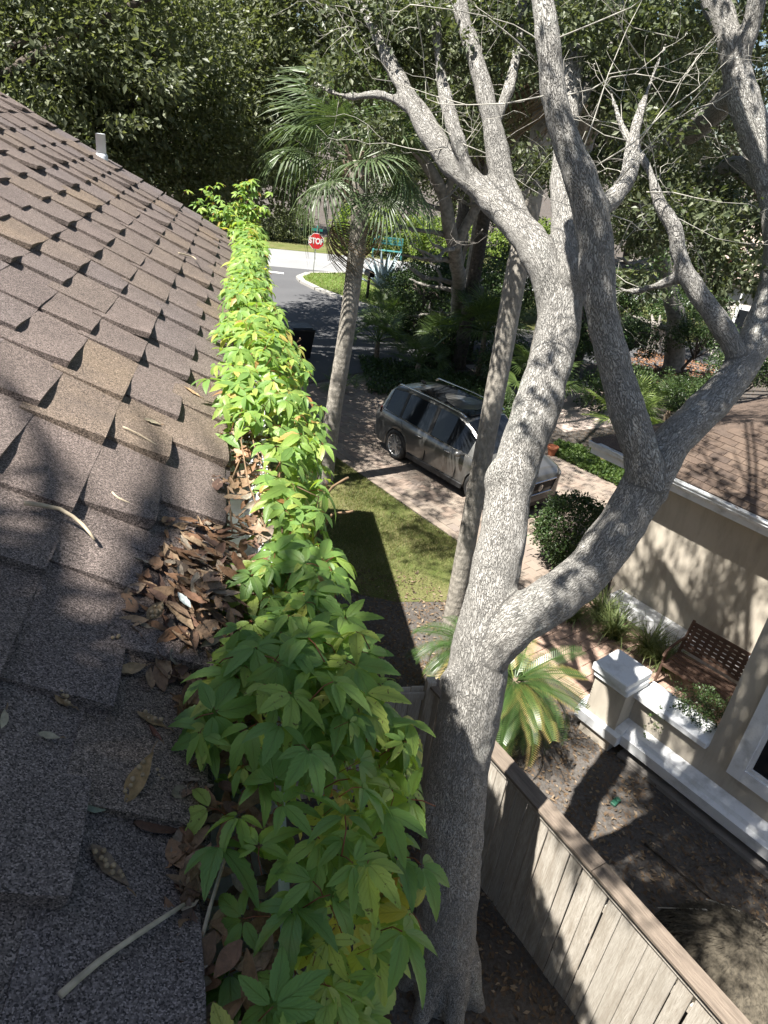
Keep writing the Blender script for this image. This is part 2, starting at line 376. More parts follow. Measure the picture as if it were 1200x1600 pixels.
# ---------------------------------------------------------------- the house whose roof we stand over
house = thing('main_house', 'house with brown shingle roof sloping down to a white gutter under the creeper', 'house', (0, 0, 0))
Y0, Y1, EXP = -3.0, 5.42, .143
CT = math.cos(math.atan(TAN)); ST = math.sin(math.atan(TAN))
RM = Matrix(((-CT, 0, ST, XE), (0, 1, 0, 0), (ST, 0, CT, ZE), (0, 0, 0, 1)))            # roof frame: x up the slope, y along the eave, z out of the roof
NC = 34
deck = MB(); deck.box(0.0, NC*EXP, Y0, Y1, -.09, -.012, RM); deck.box(.0, .03, Y0, Y1, -.16, -.0125, RM)
roof = deck.build('roof', M['shingle_base'], house)
crs = MB()
for k in range(NC):                                     # each course's lower layer, a thin step over the one below
    a, b = k*EXP-.02*(k == 0), (k+1)*EXP+.02
    crs.hexa([tuple(RM @ Vector(q)) for q in [(a, Y0, -.012), (b, Y0, -.012), (b, Y1, -.012), (a, Y1, -.012), (a, Y0, .0015), (b, Y0, -.0085), (b, Y1, -.0085), (a, Y1, .0015)]])
crs.build('shingle_course', M['shingle_base'], roof)
def tab_mesh(w, curl, seed):
    """one shingle tab: thick raised side towards -y, far side dipping under the next tab"""
    r = random.Random(seed); nx, ny = 6, 8; L = EXP+.03; hh = r.choice((.009, .011, .012, .015)); v = []; f = []; sk = r.uniform(-.006, .006)
    for i in range(nx):
        a = i/(nx-1)
        for j in range(ny):
            b = j/(ny-1); x = -.004+a*L+.0012*noise.noise(Vector((b*9, seed*1.7, 0))); y = b*w+sk*(1-a)+(.0015*noise.noise(Vector((a*7, seed, 3))) if j == 0 else 0)
            hb = 1-max(0.0, min(1.0, (b-.12)/.62)); hb = hb*hb*(3-2*hb); z = (hh*hb+.0015)*(1-.72*a)+.0004+curl*(1-a)**2.4*(1-b)**1.6+.0016*noise.noise(Vector((a*2, b*2.4, seed*3.1)))
            v.append((x, y, z))
    n = len(v); v += [(x, y, min(z-.006, max(z-.016, -.003)) if i < n-ny else z-.003) for i, (x, y, z) in enumerate(v)]
    for i in range(nx-1):
        for j in range(ny-1):
            q = i*ny+j; f.append((q, q+1, q+ny+1, q+ny)[::-1]); f.append((n+q, n+q+1, n+q+ny+1, n+q+ny))
    for j in range(ny-1): f.append((j, j+1, n+j+1, n+j))
    for i in range(nx-1):
        a, b = i*ny, (i+1)*ny; f.append((b, a, n+a, n+b)); a, b = i*ny+ny-1, (i+1)*ny+ny-1; f.append((a, b, n+b, n+a))
    me = bpy.data.meshes.new('shingle'); me.from_pydata(v, [], f); me.materials.append(M['shingle']); me.update(); return me
WS = (.20, .225, .25, .275, .305)
tabs = {w: [tab_mesh(w+.006, c, wi*9+q) for q, c in enumerate((0, 0, 0, .003, .006, .012))] for wi, w in enumerate(WS)}
cand = []; seq = []; yy = Y0-.6
while yy < Y1+4: w = random.choice(WS); seq.append((yy, w)); yy += w
for k in range(NC):
    dr = -.088*k+random.uniform(-.022, .022)+(.12 if k % 7 == 3 else 0)
    for y, w in seq:
        y = y+dr+.05
        if y < Y0 or y+w > Y1: continue
        cand.append((k, y, w))
def view_rank(c):
    p = RM @ Vector(((c[0]+.5)*EXP, c[1]+.1, 0)); d = np.array(p)-C0; z = d@FW
    if z < .1: return 99
    x, y = 600+F_PX*(d@RT)/z, 800-F_PX*(d@UP)/z
    return z if -60 < x < 1260 and y < 1680 else 50+z
cand.sort(key=view_rank); rest = MB()
for i, (k, y, w) in enumerate(cand):
    me = random.choice(tabs[w]); m = RM @ Matrix.Translation((k*EXP+random.uniform(-.002, .002), y, .001)) @ Matrix.Rotation(random.uniform(-.006, .006), 4, 'Z')
    if i < 299:
        o = bpy.data.objects.new('shingle', me); link(o, roof); o.matrix_local = m @ Matrix.Diagonal((1, 1, 1.9 if y < .95 else 1.45 if y < 1.7 else 1.1, 1))
    else: rest.add([tuple(m @ v.co) for v in me.vertices], [list(p.vertices) for p in me.polygons])
kind(rest.build('shingle', M['shingle_base'], roof), 'stuff')
gt = MB()
prof = [(.0, -.02), (.0, -.135), (.075, -.135), (.105, -.085), (.108, -.045), (.125, -.03), (.125, -.012), (.112, -.012), (.112, -.03), (.098, -.045), (.095, -.08), (.07, -.122), (.012, -.122), (.012, -.02)]
v = [(XE-.012+x, yy, ZE+z) for yy in (Y0, Y1+.02) for x, z in prof]; n = len(prof)
gt.add(v, [(i, (i+1) % n, n+(i+1) % n, n+i)[::-1] for i in range(n)]+[(0, 1, 2, 3, 4, 5, 6), tuple(n+i for i in range(6, -1, -1))])
gt.build('gutter', M['gutter'], house)
fa = MB(); fa.box(XE-.05, XE-.014, Y0, Y1, ZE-.24, ZE-.10)
fa.build('fascia', M['white'], house)
wl = MB(); wl.box(-9, -.45, -6, 5.1, 0, ZE-.2); wl.box(-9, -.12, 5.102, 11.2, 0, 4.8)
wl.build('wall', M['stucco'], house)
wr = MB(); wr.hexa([(.2, 5.6, 4.90), (.2, 11.62, 4.90), (-9.2, 11.62, 4.90), (-9.2, 5.6, 4.90), (.2, 5.6, 5.0), (.2, 11.62, 5.0), (-4.5, 11.62, 7.3), (-4.5, 5.6, 7.3)])  # unseen lower wing and its wall block, added to lengthen the shadow on the lawn
wr.hexa([(-9.3, Y0, ZE-.1), (-4.56, Y0, ZE-.1), (-4.56, Y1, ZE-.1), (-9.3, Y1, ZE-.1), (-9.3, Y0, ZE), (-4.56, Y0, 8.33), (-4.56, Y1, 8.33), (-9.3, Y1, ZE)])
wr.build('wing_roof', M['shingle_base'], house)
q = at_roof(159, 246); vp = MB(); vp.lathe([(.030, -.08), (.030, .135), (.0305, .135), (.025, .135), (.025, .06)], 20, Matrix.Translation(q), cap=False)
vp.lathe([(.038, -.05), (.038, .012), (.034, .018), (.031, .024)], 20, Matrix.Translation(q), cap=False)
vp.build('vent_pipe', M['pvc'], house, smooth=True)
# ---------------------------------------------------------------- neighbour's house
nb = thing('neighbour_house', 'tan stucco house with white bands and a brown shingle roof beyond the fence', 'house')
def nbox(mb, s0, s1, w0, w1, z0, z1): return mb.box(s0, s1, w0, w1, z0, z1, NM)
b = MB(); nbox(b, -2.1, 6, 7.45, 10.295, 0, 4.6); nbox(b, -5.45, 6, 10.3, 18, 0, 2.80); nbox(b, -3.12, -2.102, 7.45, 7.70, 0, .868); nbox(b, -3.60, -3.122, 7.17, 7.60, 0, .975)
b.build('wall', M['stucco'], nb)
b = MB(); b.bev(-3.135, -2.1, 7.36, 7.80, .87, .95, .012, NM); b.build('ledge', M['white'], nb)
b = MB(); b.bev(-3.66, -3.12, 7.10, 7.66, 1.07, 1.17, .015, NM); b.bev(-3.63, -3.10, 7.13, 7.63, .977, 1.068, .02, NM); b.build('pillar_cap', M['white'], nb)
b = MB()
for s0, s1, o in ((-3.02, 6, 0), (-3.70, -3.022, -.10)):
    pr = [(7.44, .20), (7.22+o, .20), (7.20+o, .36), (7.27+o, .38), (7.29+o, .43), (7.445, .47)]
    v = [tuple(NM @ Vector((s, w, z))) for s in (s0, s1) for w, z in pr]; n = 6
    b.add(v, [(i, (i+1) % n, n+(i+1) % n, n+i) for i in range(n)]+[tuple(range(5, -1, -1)), tuple(range(6, 12))])
b.build('skirting', M['white'], nb)
b = MB(); nbox(b, -3.0, 6, 7.22, 7.44, 0, .06); b.build('footing', plain('stained_concrete', (.22, .20, .18), .95, bump=.005), nb)
b = MB(); b.bev(-5.25, -2.1, 9.98, 10.298, 0, .30, .015, NM); b.build('skirting', M['white'], nb)
# courtyard of small pavers
court = kind(sheet('courtyard', [N(-6, 7.6).xy, N(-2.1, 7.705).xy, N(-2.1, 10.3).xy, N(-6, 10.3).xy], .03, plain('court_sand', (.2, .16, .13), .95)), 'structure')
pm = MB(); pm.bev(-.097, .097, -.097, .097, 0, .02, .006); c0 = pm.build('paver', plain('clay_paver', (.34, .235, .18), .9, var=.25, scale=9, bump=.003), court); first = True
for i, s in enumerate(np.arange(-5.9, -2.2, .2)):
    for w in np.arange(7.75, 9.95, .2):
        o = c0 if first else c0.copy()
        if not first: COL.objects.link(o); o.parent = court
        first = False; o.matrix_local = Matrix.Translation(N(s+random.uniform(-.004, .004), w, .026+random.uniform(0, .004))) @ Matrix.Rotation(math.atan2(U.y, U.x), 4, 'Z')
# window in the right wall
wn = MB()
S0, S1, Z0, Z1, TW = -1.80, .35, .77, 2.35, .17
nbox(wn, S0, S0+TW, 7.375, 7.447, Z0, Z1); nbox(wn, S1-TW, S1, 7.375, 7.447, Z0, Z1); nbox(wn, S0+TW+.001, S1-TW-.001, 7.378, 7.447, Z0, Z0+TW); nbox(wn, S0+TW+.001, S1-TW-.001, 7.378, 7.447, Z1-TW, Z1)
win = wn.build('window', M['white'], nb)
b = MB(); f = .05
for q in ((S0+TW, S0+TW+f, Z0+TW, Z1-TW), (S1-TW-f, S1-TW, Z0+TW, Z1-TW), (S0+TW+f, S1-TW-f, Z0+TW, Z0+TW+f), (S0+TW+f, S1-TW-f, Z1-TW-f, Z1-TW)): nbox(b, q[0], q[1], 7.405, 7.44, q[2], q[3])
b.build('sash', M['white'], win)
b = MB(); nbox(b, S0+TW+f, S1-TW-f, 7.432, 7.445, Z0+TW+f, Z1-TW-f); b.build('pane', M['glass_dark'], win)
# hip roof over the back range
A, B_, SL, ZN = -6.32, 9.88, .40, 2.80
nr = MB(); hp = 3.6
P = [N(A, B_, ZN), N(6, B_, ZN), N(6, B_+hp, ZN+SL*hp), N(A+hp, B_+hp, ZN+SL*hp), N(A, B_+2*hp, ZN), N(6, B_+2*hp, ZN)]
dn = Vector((0, 0, .05))
nr.add([tuple(p) for p in P]+[tuple(p-dn) for p in P], [(0, 1, 2, 3), (0, 3, 4), (3, 2, 5, 4), (7, 6, 10, 11), (0, 6, 7, 1), (4, 10, 6, 0)])
nroof = nr.build('roof', M['nshingle'], nb)
alpha = math.atan(SL); ca, sa = math.cos(alpha), math.sin(alpha); ex = .14
NR = NM @ Matrix(((1, 0, 0, 0), (0, ca, -sa, B_), (0, sa, ca, ZN), (0, 0, 0, 1)))
b = MB(); cnt = 0; tb = MB(); tb.hexa([(0, -.012, .002), (.292, -.012, .002), (.292, ex+.02, .0), (0, ex+.02, .0), (0, -.012, .019), (.292, -.012, .019), (.292, ex+.02, .005), (0, ex+.02, .005)])
t0 = tb.build('shingle', M['nshingle'], nroof); first = True
for k in range(27):
    for j in range(40):
        s = A+.01+(k % 2)*.15+j*.30
        if s < A+(k+1)*ex*ca+.02 or s > -.6 or (k > 15 and s > -2.5): continue
        cnt += 1
        if cnt > 299: continue
        o = t0 if first else t0.copy()
        if not first: COL.objects.link(o); o.parent = nroof
        first = False; o.matrix_local = NR @ Matrix.Translation((s, k*ex, 0)) @ Matrix.Rotation(random.uniform(-.008, .008), 4, 'Z')
b = MB()
for k in range(26):
    m = NM @ Matrix.Translation((A+(k+.0)*ex*ca, B_+k*ex*ca, ZN+k*ex*sa)) @ Matrix.Rotation(PI/4, 4, 'Z') @ Matrix.Rotation(-math.atan(SL/1.414), 4, 'Y')
    b.hexa([tuple(m @ Vector(q)) for q in [(-.02, -.12, -.035), (.24, -.12, -.045), (.24, .12, -.045), (-.02, .12, -.035), (-.02, -.02, .024), (.24, -.02, .012), (.24, .02, .012), (-.02, .02, .024)]])
b.build('hip_cap', M['nshingle'], nroof)
gp = [(0, -.01), (0, -.12), (-.07, -.12), (-.10, -.07), (-.10, -.035), (-.12, -.02), (-.12, 0), (-.105, 0), (-.10, -.02), (-.085, -.035), (-.08, -.07), (-.06, -.105), (-.012, -.105), (-.012, -.01)]
b = MB(); v = [tuple(N(s, B_+w, ZN+z)) for s in (A, 6) for w, z in gp]; n = len(gp)
b.add(v, [(i, (i+1) % n, n+(i+1) % n, n+i) for i in range(n)]+[(6, 5, 4, 3, 2, 1, 0)]); b.build('gutter', M['gutter'], nb)
b = MB(); nbox(b, A+.01, 6, B_+.003, B_+.04, ZN-.24, ZN-.055); nbox(b, A-.0, A+.03, B_+.042, B_+2*hp, ZN-.24, ZN-.055); nbox(b, A+.03, 6, B_+.041, 10.298, ZN-.235, ZN-.20); b.build('fascia', M['white'], nb)
b = MB(); nbox(b, -2.9, -1.0, 12.6, 14.2, 3.2, 4.9); b.build('dormer', plain('pale_blue_siding', (.42, .46, .52), .7), nb)
lt = MB()
for i in range(90):                                       # leaves lying in the gutter
    p = N(random.uniform(-4.6, 1), B_-random.uniform(.015, .08), ZN-.07+random.uniform(0, .06)); a = random.uniform(0, PI); d = Vector((math.cos(a), math.sin(a), random.uniform(-.3, .3)))*.03; e = Vector((-d.y, d.x, random.uniform(-.01, .02)))*.45
    lt.add([p-d, p+e, p+d, p-e], [(0, 1, 2, 3)])
kind(lt.build('gutter_litter', plain('dry_leaf_mix', (.16, .11, .075), .9, var=.4, scale=40)), 'stuff')

# ---------------------------------------------------------------- fence
F0 = Vector((2.12, 5.66, 0)); FD = Vector((.366, -.93, 0)).normalized(); FNn = Vector((FD.y, -FD.x, 0))   # FNn points to our side
FM = Matrix(((FD.x, FNn.x, 0, F0.x), (FD.y, FNn.y, 0, F0.y), (0, 0, 1, 0), (0, 0, 0, 1)))
FANG = math.atan2(FD.y, FD.x); FH = 1.74; FLN = 6.6
fence = thing('wooden_fence', 'weathered grey board fence with a flat cap rail running below the oak', 'fence', F0, FANG)
def fbox(name, x0, x1, y0, y1, z0, z1, mat, par, bv=.004):
    m = MB(); m.bev(x0, x1, y0, y1, z0, z1, bv); return m.build(name, mat, par)
# fence frame: x along, y toward the neighbour (+) / our side (-)
x = .02; i = 0
bm_ = [None]
while x < FLN:
    w = .138
    o = fbox('board', 0, w, -.034, -.016, 0, FH-.045, M['fence'], None) if bm_[0] is None else bm_[0].copy()
    if bm_[0] is None: bm_[0] = o
    else: COL.objects.link(o)
    o.parent = fence; o.location = (x, random.uniform(-.003, .002), random.uniform(.0, .03)); o.rotation_euler = (random.uniform(-.004, .004), random.uniform(-.006, .006), random.uniform(-.02, .02)); o.scale = (1, 1, .985)
    x += w+random.choice((.004, .006, .009)); i += 1
xs = 0
for L in (2.45, 2.4, 1.75):
    fbox('cap_rail', xs+.002, xs+L-.002, -.105, .065, FH-.026, FH+.004, M['cap'], fence); fbox('trim_rail', xs+.003, xs+L-.003, -.060, -.0355, FH-.125, FH-.0315, M['fence'], fence)
    fbox('back_rail', xs, xs+L, -.012, .03, .4, .49, M['fence'], fence); fbox('back_rail', xs, xs+L, -.012, .03, 1.35, 1.44, M['fence'], fence); xs += L
for xp in (-.05, 2.4, 4.8): fbox('post', xp, xp+.09, -.010, .08, 0, FH-.032, M['fence'], fence)
gate = thing('wooden_gate', 'shaded board gate between the house wall and the fence corner', 'gate', (F0.x-.1, F0.y-.02, 0), PI)
x = .03
while x < 2.35:
    o = bm_[0].copy(); COL.objects.link(o); o.parent = gate; o.location = (x, .04, .03+random.uniform(0, .012)); o.rotation_euler = (0, 0, random.uniform(-.01, .01)); o.scale = (1, 1, .98); x += .145
fbox('frame_rail', .02, 2.36, .026, .055, FH-.2, FH-.1, M['fence'], gate); fbox('frame_rail', .02, 2.36, .026, .055, .2, .3, M['fence'], gate); fbox('post', -.09, .01, -.03, .07, 0, FH+.05, M['fence'], gate); fbox('post', 2.37, 2.46, -.03, .07, 0, FH+.02, M['fence'], gate)

# ---------------------------------------------------------------- bench in the courtyard
bl = at_z(1097, 1023, .42); br_ = None
bn = thing('garden_bench', 'brown garden bench with a woven lattice back standing in the courtyard', 'bench', N(-3.02, 9.30, .045), math.atan2(U.y, U.x)+.06)
def bpart(name, fn, mat=M['bench']): m = MB(); fn(m); return m.build(name, mat, bn)
BW = .56
for sx in (-1, 1):
    bpart('leg', lambda m: m.tube([(sx*BW, -.36, 0), (sx*BW, -.34, .25), (sx*BW, -.33, .60)], .022, 8))
    bpart('leg', lambda m: m.tube([(sx*BW, .22, 0), (sx*BW, .17, .40), (sx*BW, .25, .70), (sx*BW, .32, .92)], .024, 8))
    bpart('armrest', lambda m: m.tube([(sx*BW, .24, .64), (sx*BW, .02, .66), (sx*BW, -.22, .655), (sx*BW, -.36, .625), (sx*BW, -.40, .56)], .022, 8))
bpart('seat_frame', lambda m: (m.bev(-BW, BW, -.36, -.31, .37, .41, .006), m.bev(-BW, BW, .13, .18, .37, .41, .006)))
for i in range(5): bpart('seat_slat', lambda m: m.bev(-BW, BW, -.295+i*.087, -.235+i*.087, .385, .405, .004))
for i in range(9): bpart('seat_crossbar', lambda m: m.bev(-.47+i*.1125, -.43+i*.1125, -.31, .13, .377, .3845, .002))
BK = Matrix.Translation((0, .19, .46)) @ Matrix.Rotation(-.27, 4, 'X')
bpart('back_frame', lambda m: (m.bev(-BW, BW, -.015, .015, .40, .46, .008, BK), m.bev(-BW, BW, -.015, .015, 0, .05, .008, BK)))
for i in range(5): bpart('back_slat', lambda m: m.bev(-BW, BW, -.008, .004, .068+i*.066, .118+i*.066, .004, BK))
for i in range(10): bpart('back_crossbar', lambda m: m.bev(-.52+i*.1125, -.465+i*.1125, .006, .014, .05, .40, .002, BK))
fold = MB(); fold.bev(-.3, .3, -.02, .02, 0, .95, .01, Matrix.Translation(N(-2.32, 9.7, .06)) @ Matrix.Rotation(math.atan2(U.y, U.x)+1.2, 4, 'Z') @ Matrix.Rotation(-.3, 4, 'X'))
tag(fold.build('striped_cushion', plain('pale_stripe', (.6, .64, .68), .8)), 'pale blue-white folded cushion leaning just behind the bench', 'cushion')
# ---------------------------------------------------------------- foliage clouds
def leafcloud(name, centers, dirs, size, mat, parent=None, aspect=.5, up=.5, szvar=.4):
    """one folded quad per leaf"""
    n = len(centers); c = np.asarray(centers, float)
    d = np.asarray(dirs, float)+rng.normal(0, .7, (n, 3)); d /= np.linalg.norm(d, axis=1)[:, None]+1e-9
    nr = rng.normal(0, 1, (n, 3)); nr[:, 2] = np.abs(nr[:, 2])+up; sd = np.cross(d, nr); sd /= np.linalg.norm(sd, axis=1)[:, None]+1e-9; nn = np.cross(sd, d)
    L = (size*(1+rng.uniform(-szvar, szvar, n)))[:, None]; Wd = L*aspect*.5
    v = np.stack([c, c+d*L*.5-sd*Wd+nn*L*.08, c+d*L, c+d*L*.5+sd*Wd+nn*L*.08], 1).reshape(-1, 3)
    i = np.arange(n)*4
    f = np.concatenate([np.stack([i, i+1, i+2], 1), np.stack([i, i+2, i+3], 1)])
    return mesh_np(name, v, f, mat, parent, smooth=False)
def clumps(ells, nclump, per, cr, shell=.55):
    """leaf positions: clumps spread in the outer part of ellipsoids (cx,cy,cz,rx,ry,rz)"""
    out = []; dr = []
    vol = np.array([e[3]*e[4]+e[4]*e[5] for e in ells]); vol = vol/vol.sum()
    for e, q in zip(ells, vol):
        m = max(1, int(nclump*q)); u = rng.normal(0, 1, (m, 3)); u /= np.linalg.norm(u, axis=1)[:, None]
        r = (shell+(1-shell)*rng.uniform(0, 1, m))[:, None]; cc = np.array(e[:3])+u*r*np.array(e[3:])
        k = rng.poisson(per, m); rr = cr*rng.uniform(.5, 1.35, m)
        idx = np.repeat(np.arange(m), k); off = rng.normal(0, 1, (len(idx), 3)); off *= (rr[idx]/(1e-6+np.linalg.norm(off, axis=1))*rng.uniform(.1, 1, len(idx))**.6)[:, None]; off[:, 2] *= .6
        out.append(cc[idx]+off); dr.append(off/(cr+1e-6)+u[idx]*.6-np.array([0, 0, .25]))
    return np.concatenate(out), np.concatenate(dr)
M['oak_leaf'] = leafmat('oak_leaves', [(.075, .09, .045), (.10, .12, .06), (.135, .155, .078), (.20, .215, .125), (.085, .10, .052), (.16, .175, .115)], .46, .34, spec=.42)
M['oak_leaf_near'] = leafmat('near_oak_leaves', [(.06, .078, .038), (.08, .10, .05), (.11, .13, .068), (.16, .175, .105), (.07, .085, .045)], .45, .28, spec=.4)
M['far_leaf'] = leafmat('far_leaves', [(.065, .08, .035), (.085, .105, .045), (.115, .135, .06), (.06, .072, .034)], .5, .28)
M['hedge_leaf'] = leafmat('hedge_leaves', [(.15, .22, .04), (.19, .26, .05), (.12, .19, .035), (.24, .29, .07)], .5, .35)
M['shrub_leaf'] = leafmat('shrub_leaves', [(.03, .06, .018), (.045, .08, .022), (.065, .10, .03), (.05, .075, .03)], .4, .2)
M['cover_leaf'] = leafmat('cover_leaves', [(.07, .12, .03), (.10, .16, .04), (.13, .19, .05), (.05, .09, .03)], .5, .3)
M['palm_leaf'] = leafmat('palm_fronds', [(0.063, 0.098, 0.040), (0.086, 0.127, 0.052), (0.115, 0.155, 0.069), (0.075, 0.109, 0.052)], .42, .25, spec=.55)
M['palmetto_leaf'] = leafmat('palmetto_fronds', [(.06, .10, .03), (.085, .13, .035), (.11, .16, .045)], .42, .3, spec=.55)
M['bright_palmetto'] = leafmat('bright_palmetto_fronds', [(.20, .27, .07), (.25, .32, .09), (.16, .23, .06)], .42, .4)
M['dead_frond'] = leafmat('dead_fronds', [(.16, .115, .075), (.20, .15, .10), (.12, .09, .06)], .8, .15)
M['bark'] = bark('oak_bark', (.50, .48, .445), (.10, .09, .078), (.55, .55, .50), 66, .012, stretch=.22, lichamt=.54)
M['dark_bark'] = plain('dark_bark', (.085, .07, .058), .95, var=.45, scale=14, bump=.03, bscale=22)
M['grey_bark'] = plain('grey_branch_bark', (.26, .24, .215), .95, var=.4, scale=9, bump=.03, bscale=26)
M['twig'] = plain('bare_twig', (.42, .40, .35), .9, var=.25, scale=14)
def palm_bark(name, c, ring=26):
    t = NT(name); p = t.coord('obj'); sx = t.n('SeparateXYZ'); t.l(p, sx.inputs[0]); nz = t.noise(p, 5, 4)
    r = t.math('SINE', t.math('ADD', t.math('MULTIPLY', sx.outputs[2], ring*2.0), t.math('MULTIPLY', nz, 7.0))); n2 = t.noise(t.coord('obj', (1, 1, .35)), 26, 5, .7); n3 = t.noise(p, 2.2, 5, .65)
    k = t.ramp(n2, [(.3, tuple(q*.45 for q in c)), (.62, c)]); k = t.mix(t.ramp(n3, [(.48, g(0)), (.7, g(.6))]), k, tuple(min(1, q*1.35) for q in c)); k = t.mix(t.ramp(r, [(.0, g(.12)), (.35, g(0))]), k, tuple(q*.35 for q in c))
    t.set('Base Color', k); t.bump(t.math('ADD', t.math('MULTIPLY', r, .14), t.math('MULTIPLY', n2, 2.0)), .012); return t.done(.92, .15)
M['palm_bark'] = palm_bark('grey_palm_bark', (.36, .33, .285))
M['boot'] = plain('palm_boots', (.20, .15, .11), .9, var=.4, scale=20, bump=.01)

# ---------------------------------------------------------------- the oak beside the roof
def pp(L): return [tuple(at_y(*q)) for q in L]
oak = thing('oak_tree', 'pale barked oak with two thick spreading stems rising close beside the roof', 'tree', (1.94, 3.47, 0))
OP = [  # (px, py, y), radii
 ([(692, 1590, 3.40), (690, 1530, 3.48), (700, 1400, 3.55), (712, 1250, 3.66), (732, 1120, 3.78), (752, 1010, 3.92), (772, 900, 4.18), (800, 760, 4.55), (838, 640, 4.85), (866, 545, 5.1), (880, 455, 5.3), (884, 380, 5.5), (882, 300, 5.8), (884, 200, 6.2), (896, 80, 6.6)],
  [.36, .285, .262, .245, .235, .215, .185, .172, .172, .16, .155, .12, .105, .09, .075]),
 ([(870, 490, 5.25), (846, 405, 5.45), (797, 338, 5.8), (742, 290, 6.1), (690, 235, 6.4), (650, 170, 6.7), (608, 95, 7.1), (570, 20, 7.5), (520, -70, 8.0)], [.14, .125, .115, .105, .095, .08, .065, .05, .04]),
 ([(812, 352, 5.7), (785, 280, 6.0), (768, 190, 6.2), (742, 90, 6.5), (716, 0, 6.8), (700, -90, 7.1)], [.09, .095, .085, .08, .07, .06]),
 ([(738, 290, 6.1), (716, 220, 6.2), (692, 130, 6.6), (680, 40, 6.8), (660, -60, 7.1)], [.06, .055, .05, .045, .035]),
 ([(655, 178, 6.7), (600, 150, 6.9), (540, 150, 7.3), (490, 130, 7.7)], [.05, .045, .032, .02]),
 ([(770, 200, 6.2), (800, 120, 6.5), (815, 20, 6.8), (820, -60, 7.0)], [.05, .045, .04, .03]),
 ([(884, 200, 6.2), (920, 130, 6.6), (960, 60, 7.0), (985, -40, 7.4)], [.055, .05, .045, .035]),
 ([(735, 1060, 3.85), (790, 985, 3.86), (860, 938, 3.9), (920, 890, 4.0), (965, 830, 4.08), (1000, 770, 4.15), (1040, 705, 4.25), (1090, 650, 4.4), (1145, 590, 4.6), (1185, 520, 4.85), (1212, 440, 5.1), (1214, 340, 5.4), (1190, 235, 5.7), (1162, 150, 5.9), (1142, 70, 6.1), (1112, -10, 6.3), (1085, -90, 6.6)],
  [.16, .178, .168, .162, .158, .16, .148, .135, .130, .126, .118, .112, .115, .118, .10, .085, .07]),
 ([(1012, 765, 4.15), (1000, 700, 4.15), (980, 640, 4.2), (957, 560, 4.3), (938, 480, 4.35), (930, 400, 4.4), (924, 330, 4.45), (905, 270, 4.5), (878, 205, 4.58), (862, 130, 4.66), (853, 50, 4.75), (842, -30, 4.9), (828, -150, 5.1)],
  [.14, .13, .118, .110, .108, .108, .108, .102, .088, .08, .076, .072, .065]),
 ([(930, 330, 4.48), (968, 300, 4.6), (985, 262, 4.8), (992, 205, 5.0), (1012, 140, 5.3), (1040, 70, 5.7)], [.07, .055, .042, .032, .02, .01]),
 ([(1160, 580, 4.65), (1140, 528, 4.7), (1100, 470, 4.8), (1066, 415, 4.9), (1052, 355, 5.0), (1030, 315, 5.1), (1012, 262, 5.25), (975, 205, 5.5), (950, 130, 5.8)], [.08, .078, .075, .06, .052, .042, .03, .018, .009]),
 ([(1072, 425, 4.9), (1030, 445, 5.0), (985, 455, 5.3), (950, 440, 5.7)], [.05, .035, .02, .009]),
 ([(1160, 130, 5.95), (1120, 170, 6.3), (1075, 210, 6.8), (1030, 235, 7.3), (990, 260, 7.8)], [.10, .105, .095, .085, .07]),
 ([(1150, 100, 6.0), (1172, 50, 6.0), (1185, -10, 6.0), (1195, -80, 6.1)], [.09, .07, .065, .06]),
 ([(1205, 300, 5.5), (1160, 262, 6.0), (1125, 270, 6.6), (1110, 320, 7.0)], [.08, .07, .07, .06]),
]
tv = MB(); samples = []
for pts, rad in OP:
    P3, R3 = smooth_path(pp(pts), rad, .08); tv.tube(P3, R3, 14)
    for e in (0, -1): tv.ball(tuple(P3[e]), R3[e]*.99, 10, 8)
    _, fr = frames(P3); sacc = 0
    for i, (p, q) in enumerate(zip(P3, fr)):
        if i: sacc += (P3[i]-P3[i-1]).length
        samples.append((*p, *q[0], *q[1], *q[2], sacc, R3[i]))
for px, py, y, r, sq in ((785, 748, 4.56, .125, (1, 1, 1.5)), (850, 572, 5.02, .125, (1, 1, 1.3)), (708, 1066, 3.78, .10, (1, 1, 1.5)), (990, 262, 4.5, .03, (1, 1, 1)), (757, 1000, 3.9, .165, (1, 1, 1.2)), (1008, 742, 4.16, .14, (1, 1, 1.2)), (895, 430, 5.25, .13, (1, 1, 1.3))):
    tv.ball(tuple(at_y(px, py, y)), r, 14, 10, sq)
for k in range(7):                                        # root flare
    a = 2*PI*k/7+.3; tv.tube([(1.94+.12*math.cos(a), 3.47+.12*math.sin(a), .55), (1.94+.26*math.cos(a), 3.47+.26*math.sin(a), .16), (1.94+.42*math.cos(a), 3.47+.42*math.sin(a), -.12)], [.13, .11, .05], 10)
tmp = tv.build('trunk_raw', None)
md = tmp.modifiers.new('r', 'REMESH'); md.mode = 'VOXEL'; md.voxel_size = .019
m2 = tmp.modifiers.new('s', 'SMOOTH'); m2.iterations = 6; m2.factor = .5
dg = bpy.context.evaluated_depsgraph_get(); me = bpy.data.meshes.new_from_object(tmp.evaluated_get(dg)); bpy.data.objects.remove(tmp)
nv = len(me.vertices); co = np.empty(nv*3, np.float32); me.vertices.foreach_get('co', co); co = co.reshape(-1, 3)
nrm = np.empty(nv*3, np.float32); me.vertices.foreach_get('normal', nrm); nrm = nrm.reshape(-1, 3)
SA = np.array(samples, np.float32); bc = np.empty((nv, 3), np.float32)
for a in range(0, nv, 20000):
    c = co[a:a+20000]; d2 = ((c[:, None, :]-SA[None, :, :3])**2).sum(2)-(SA[:, 13]**2)[None, :]; i = d2.argmin(1); off = c-SA[i, :3]
    bc[a:a+20000] = np.stack([(off*SA[i, 6:9]).sum(1), (off*SA[i, 9:12]).sum(1), SA[i, 12]+(off*SA[i, 3:6]).sum(1)], 1)
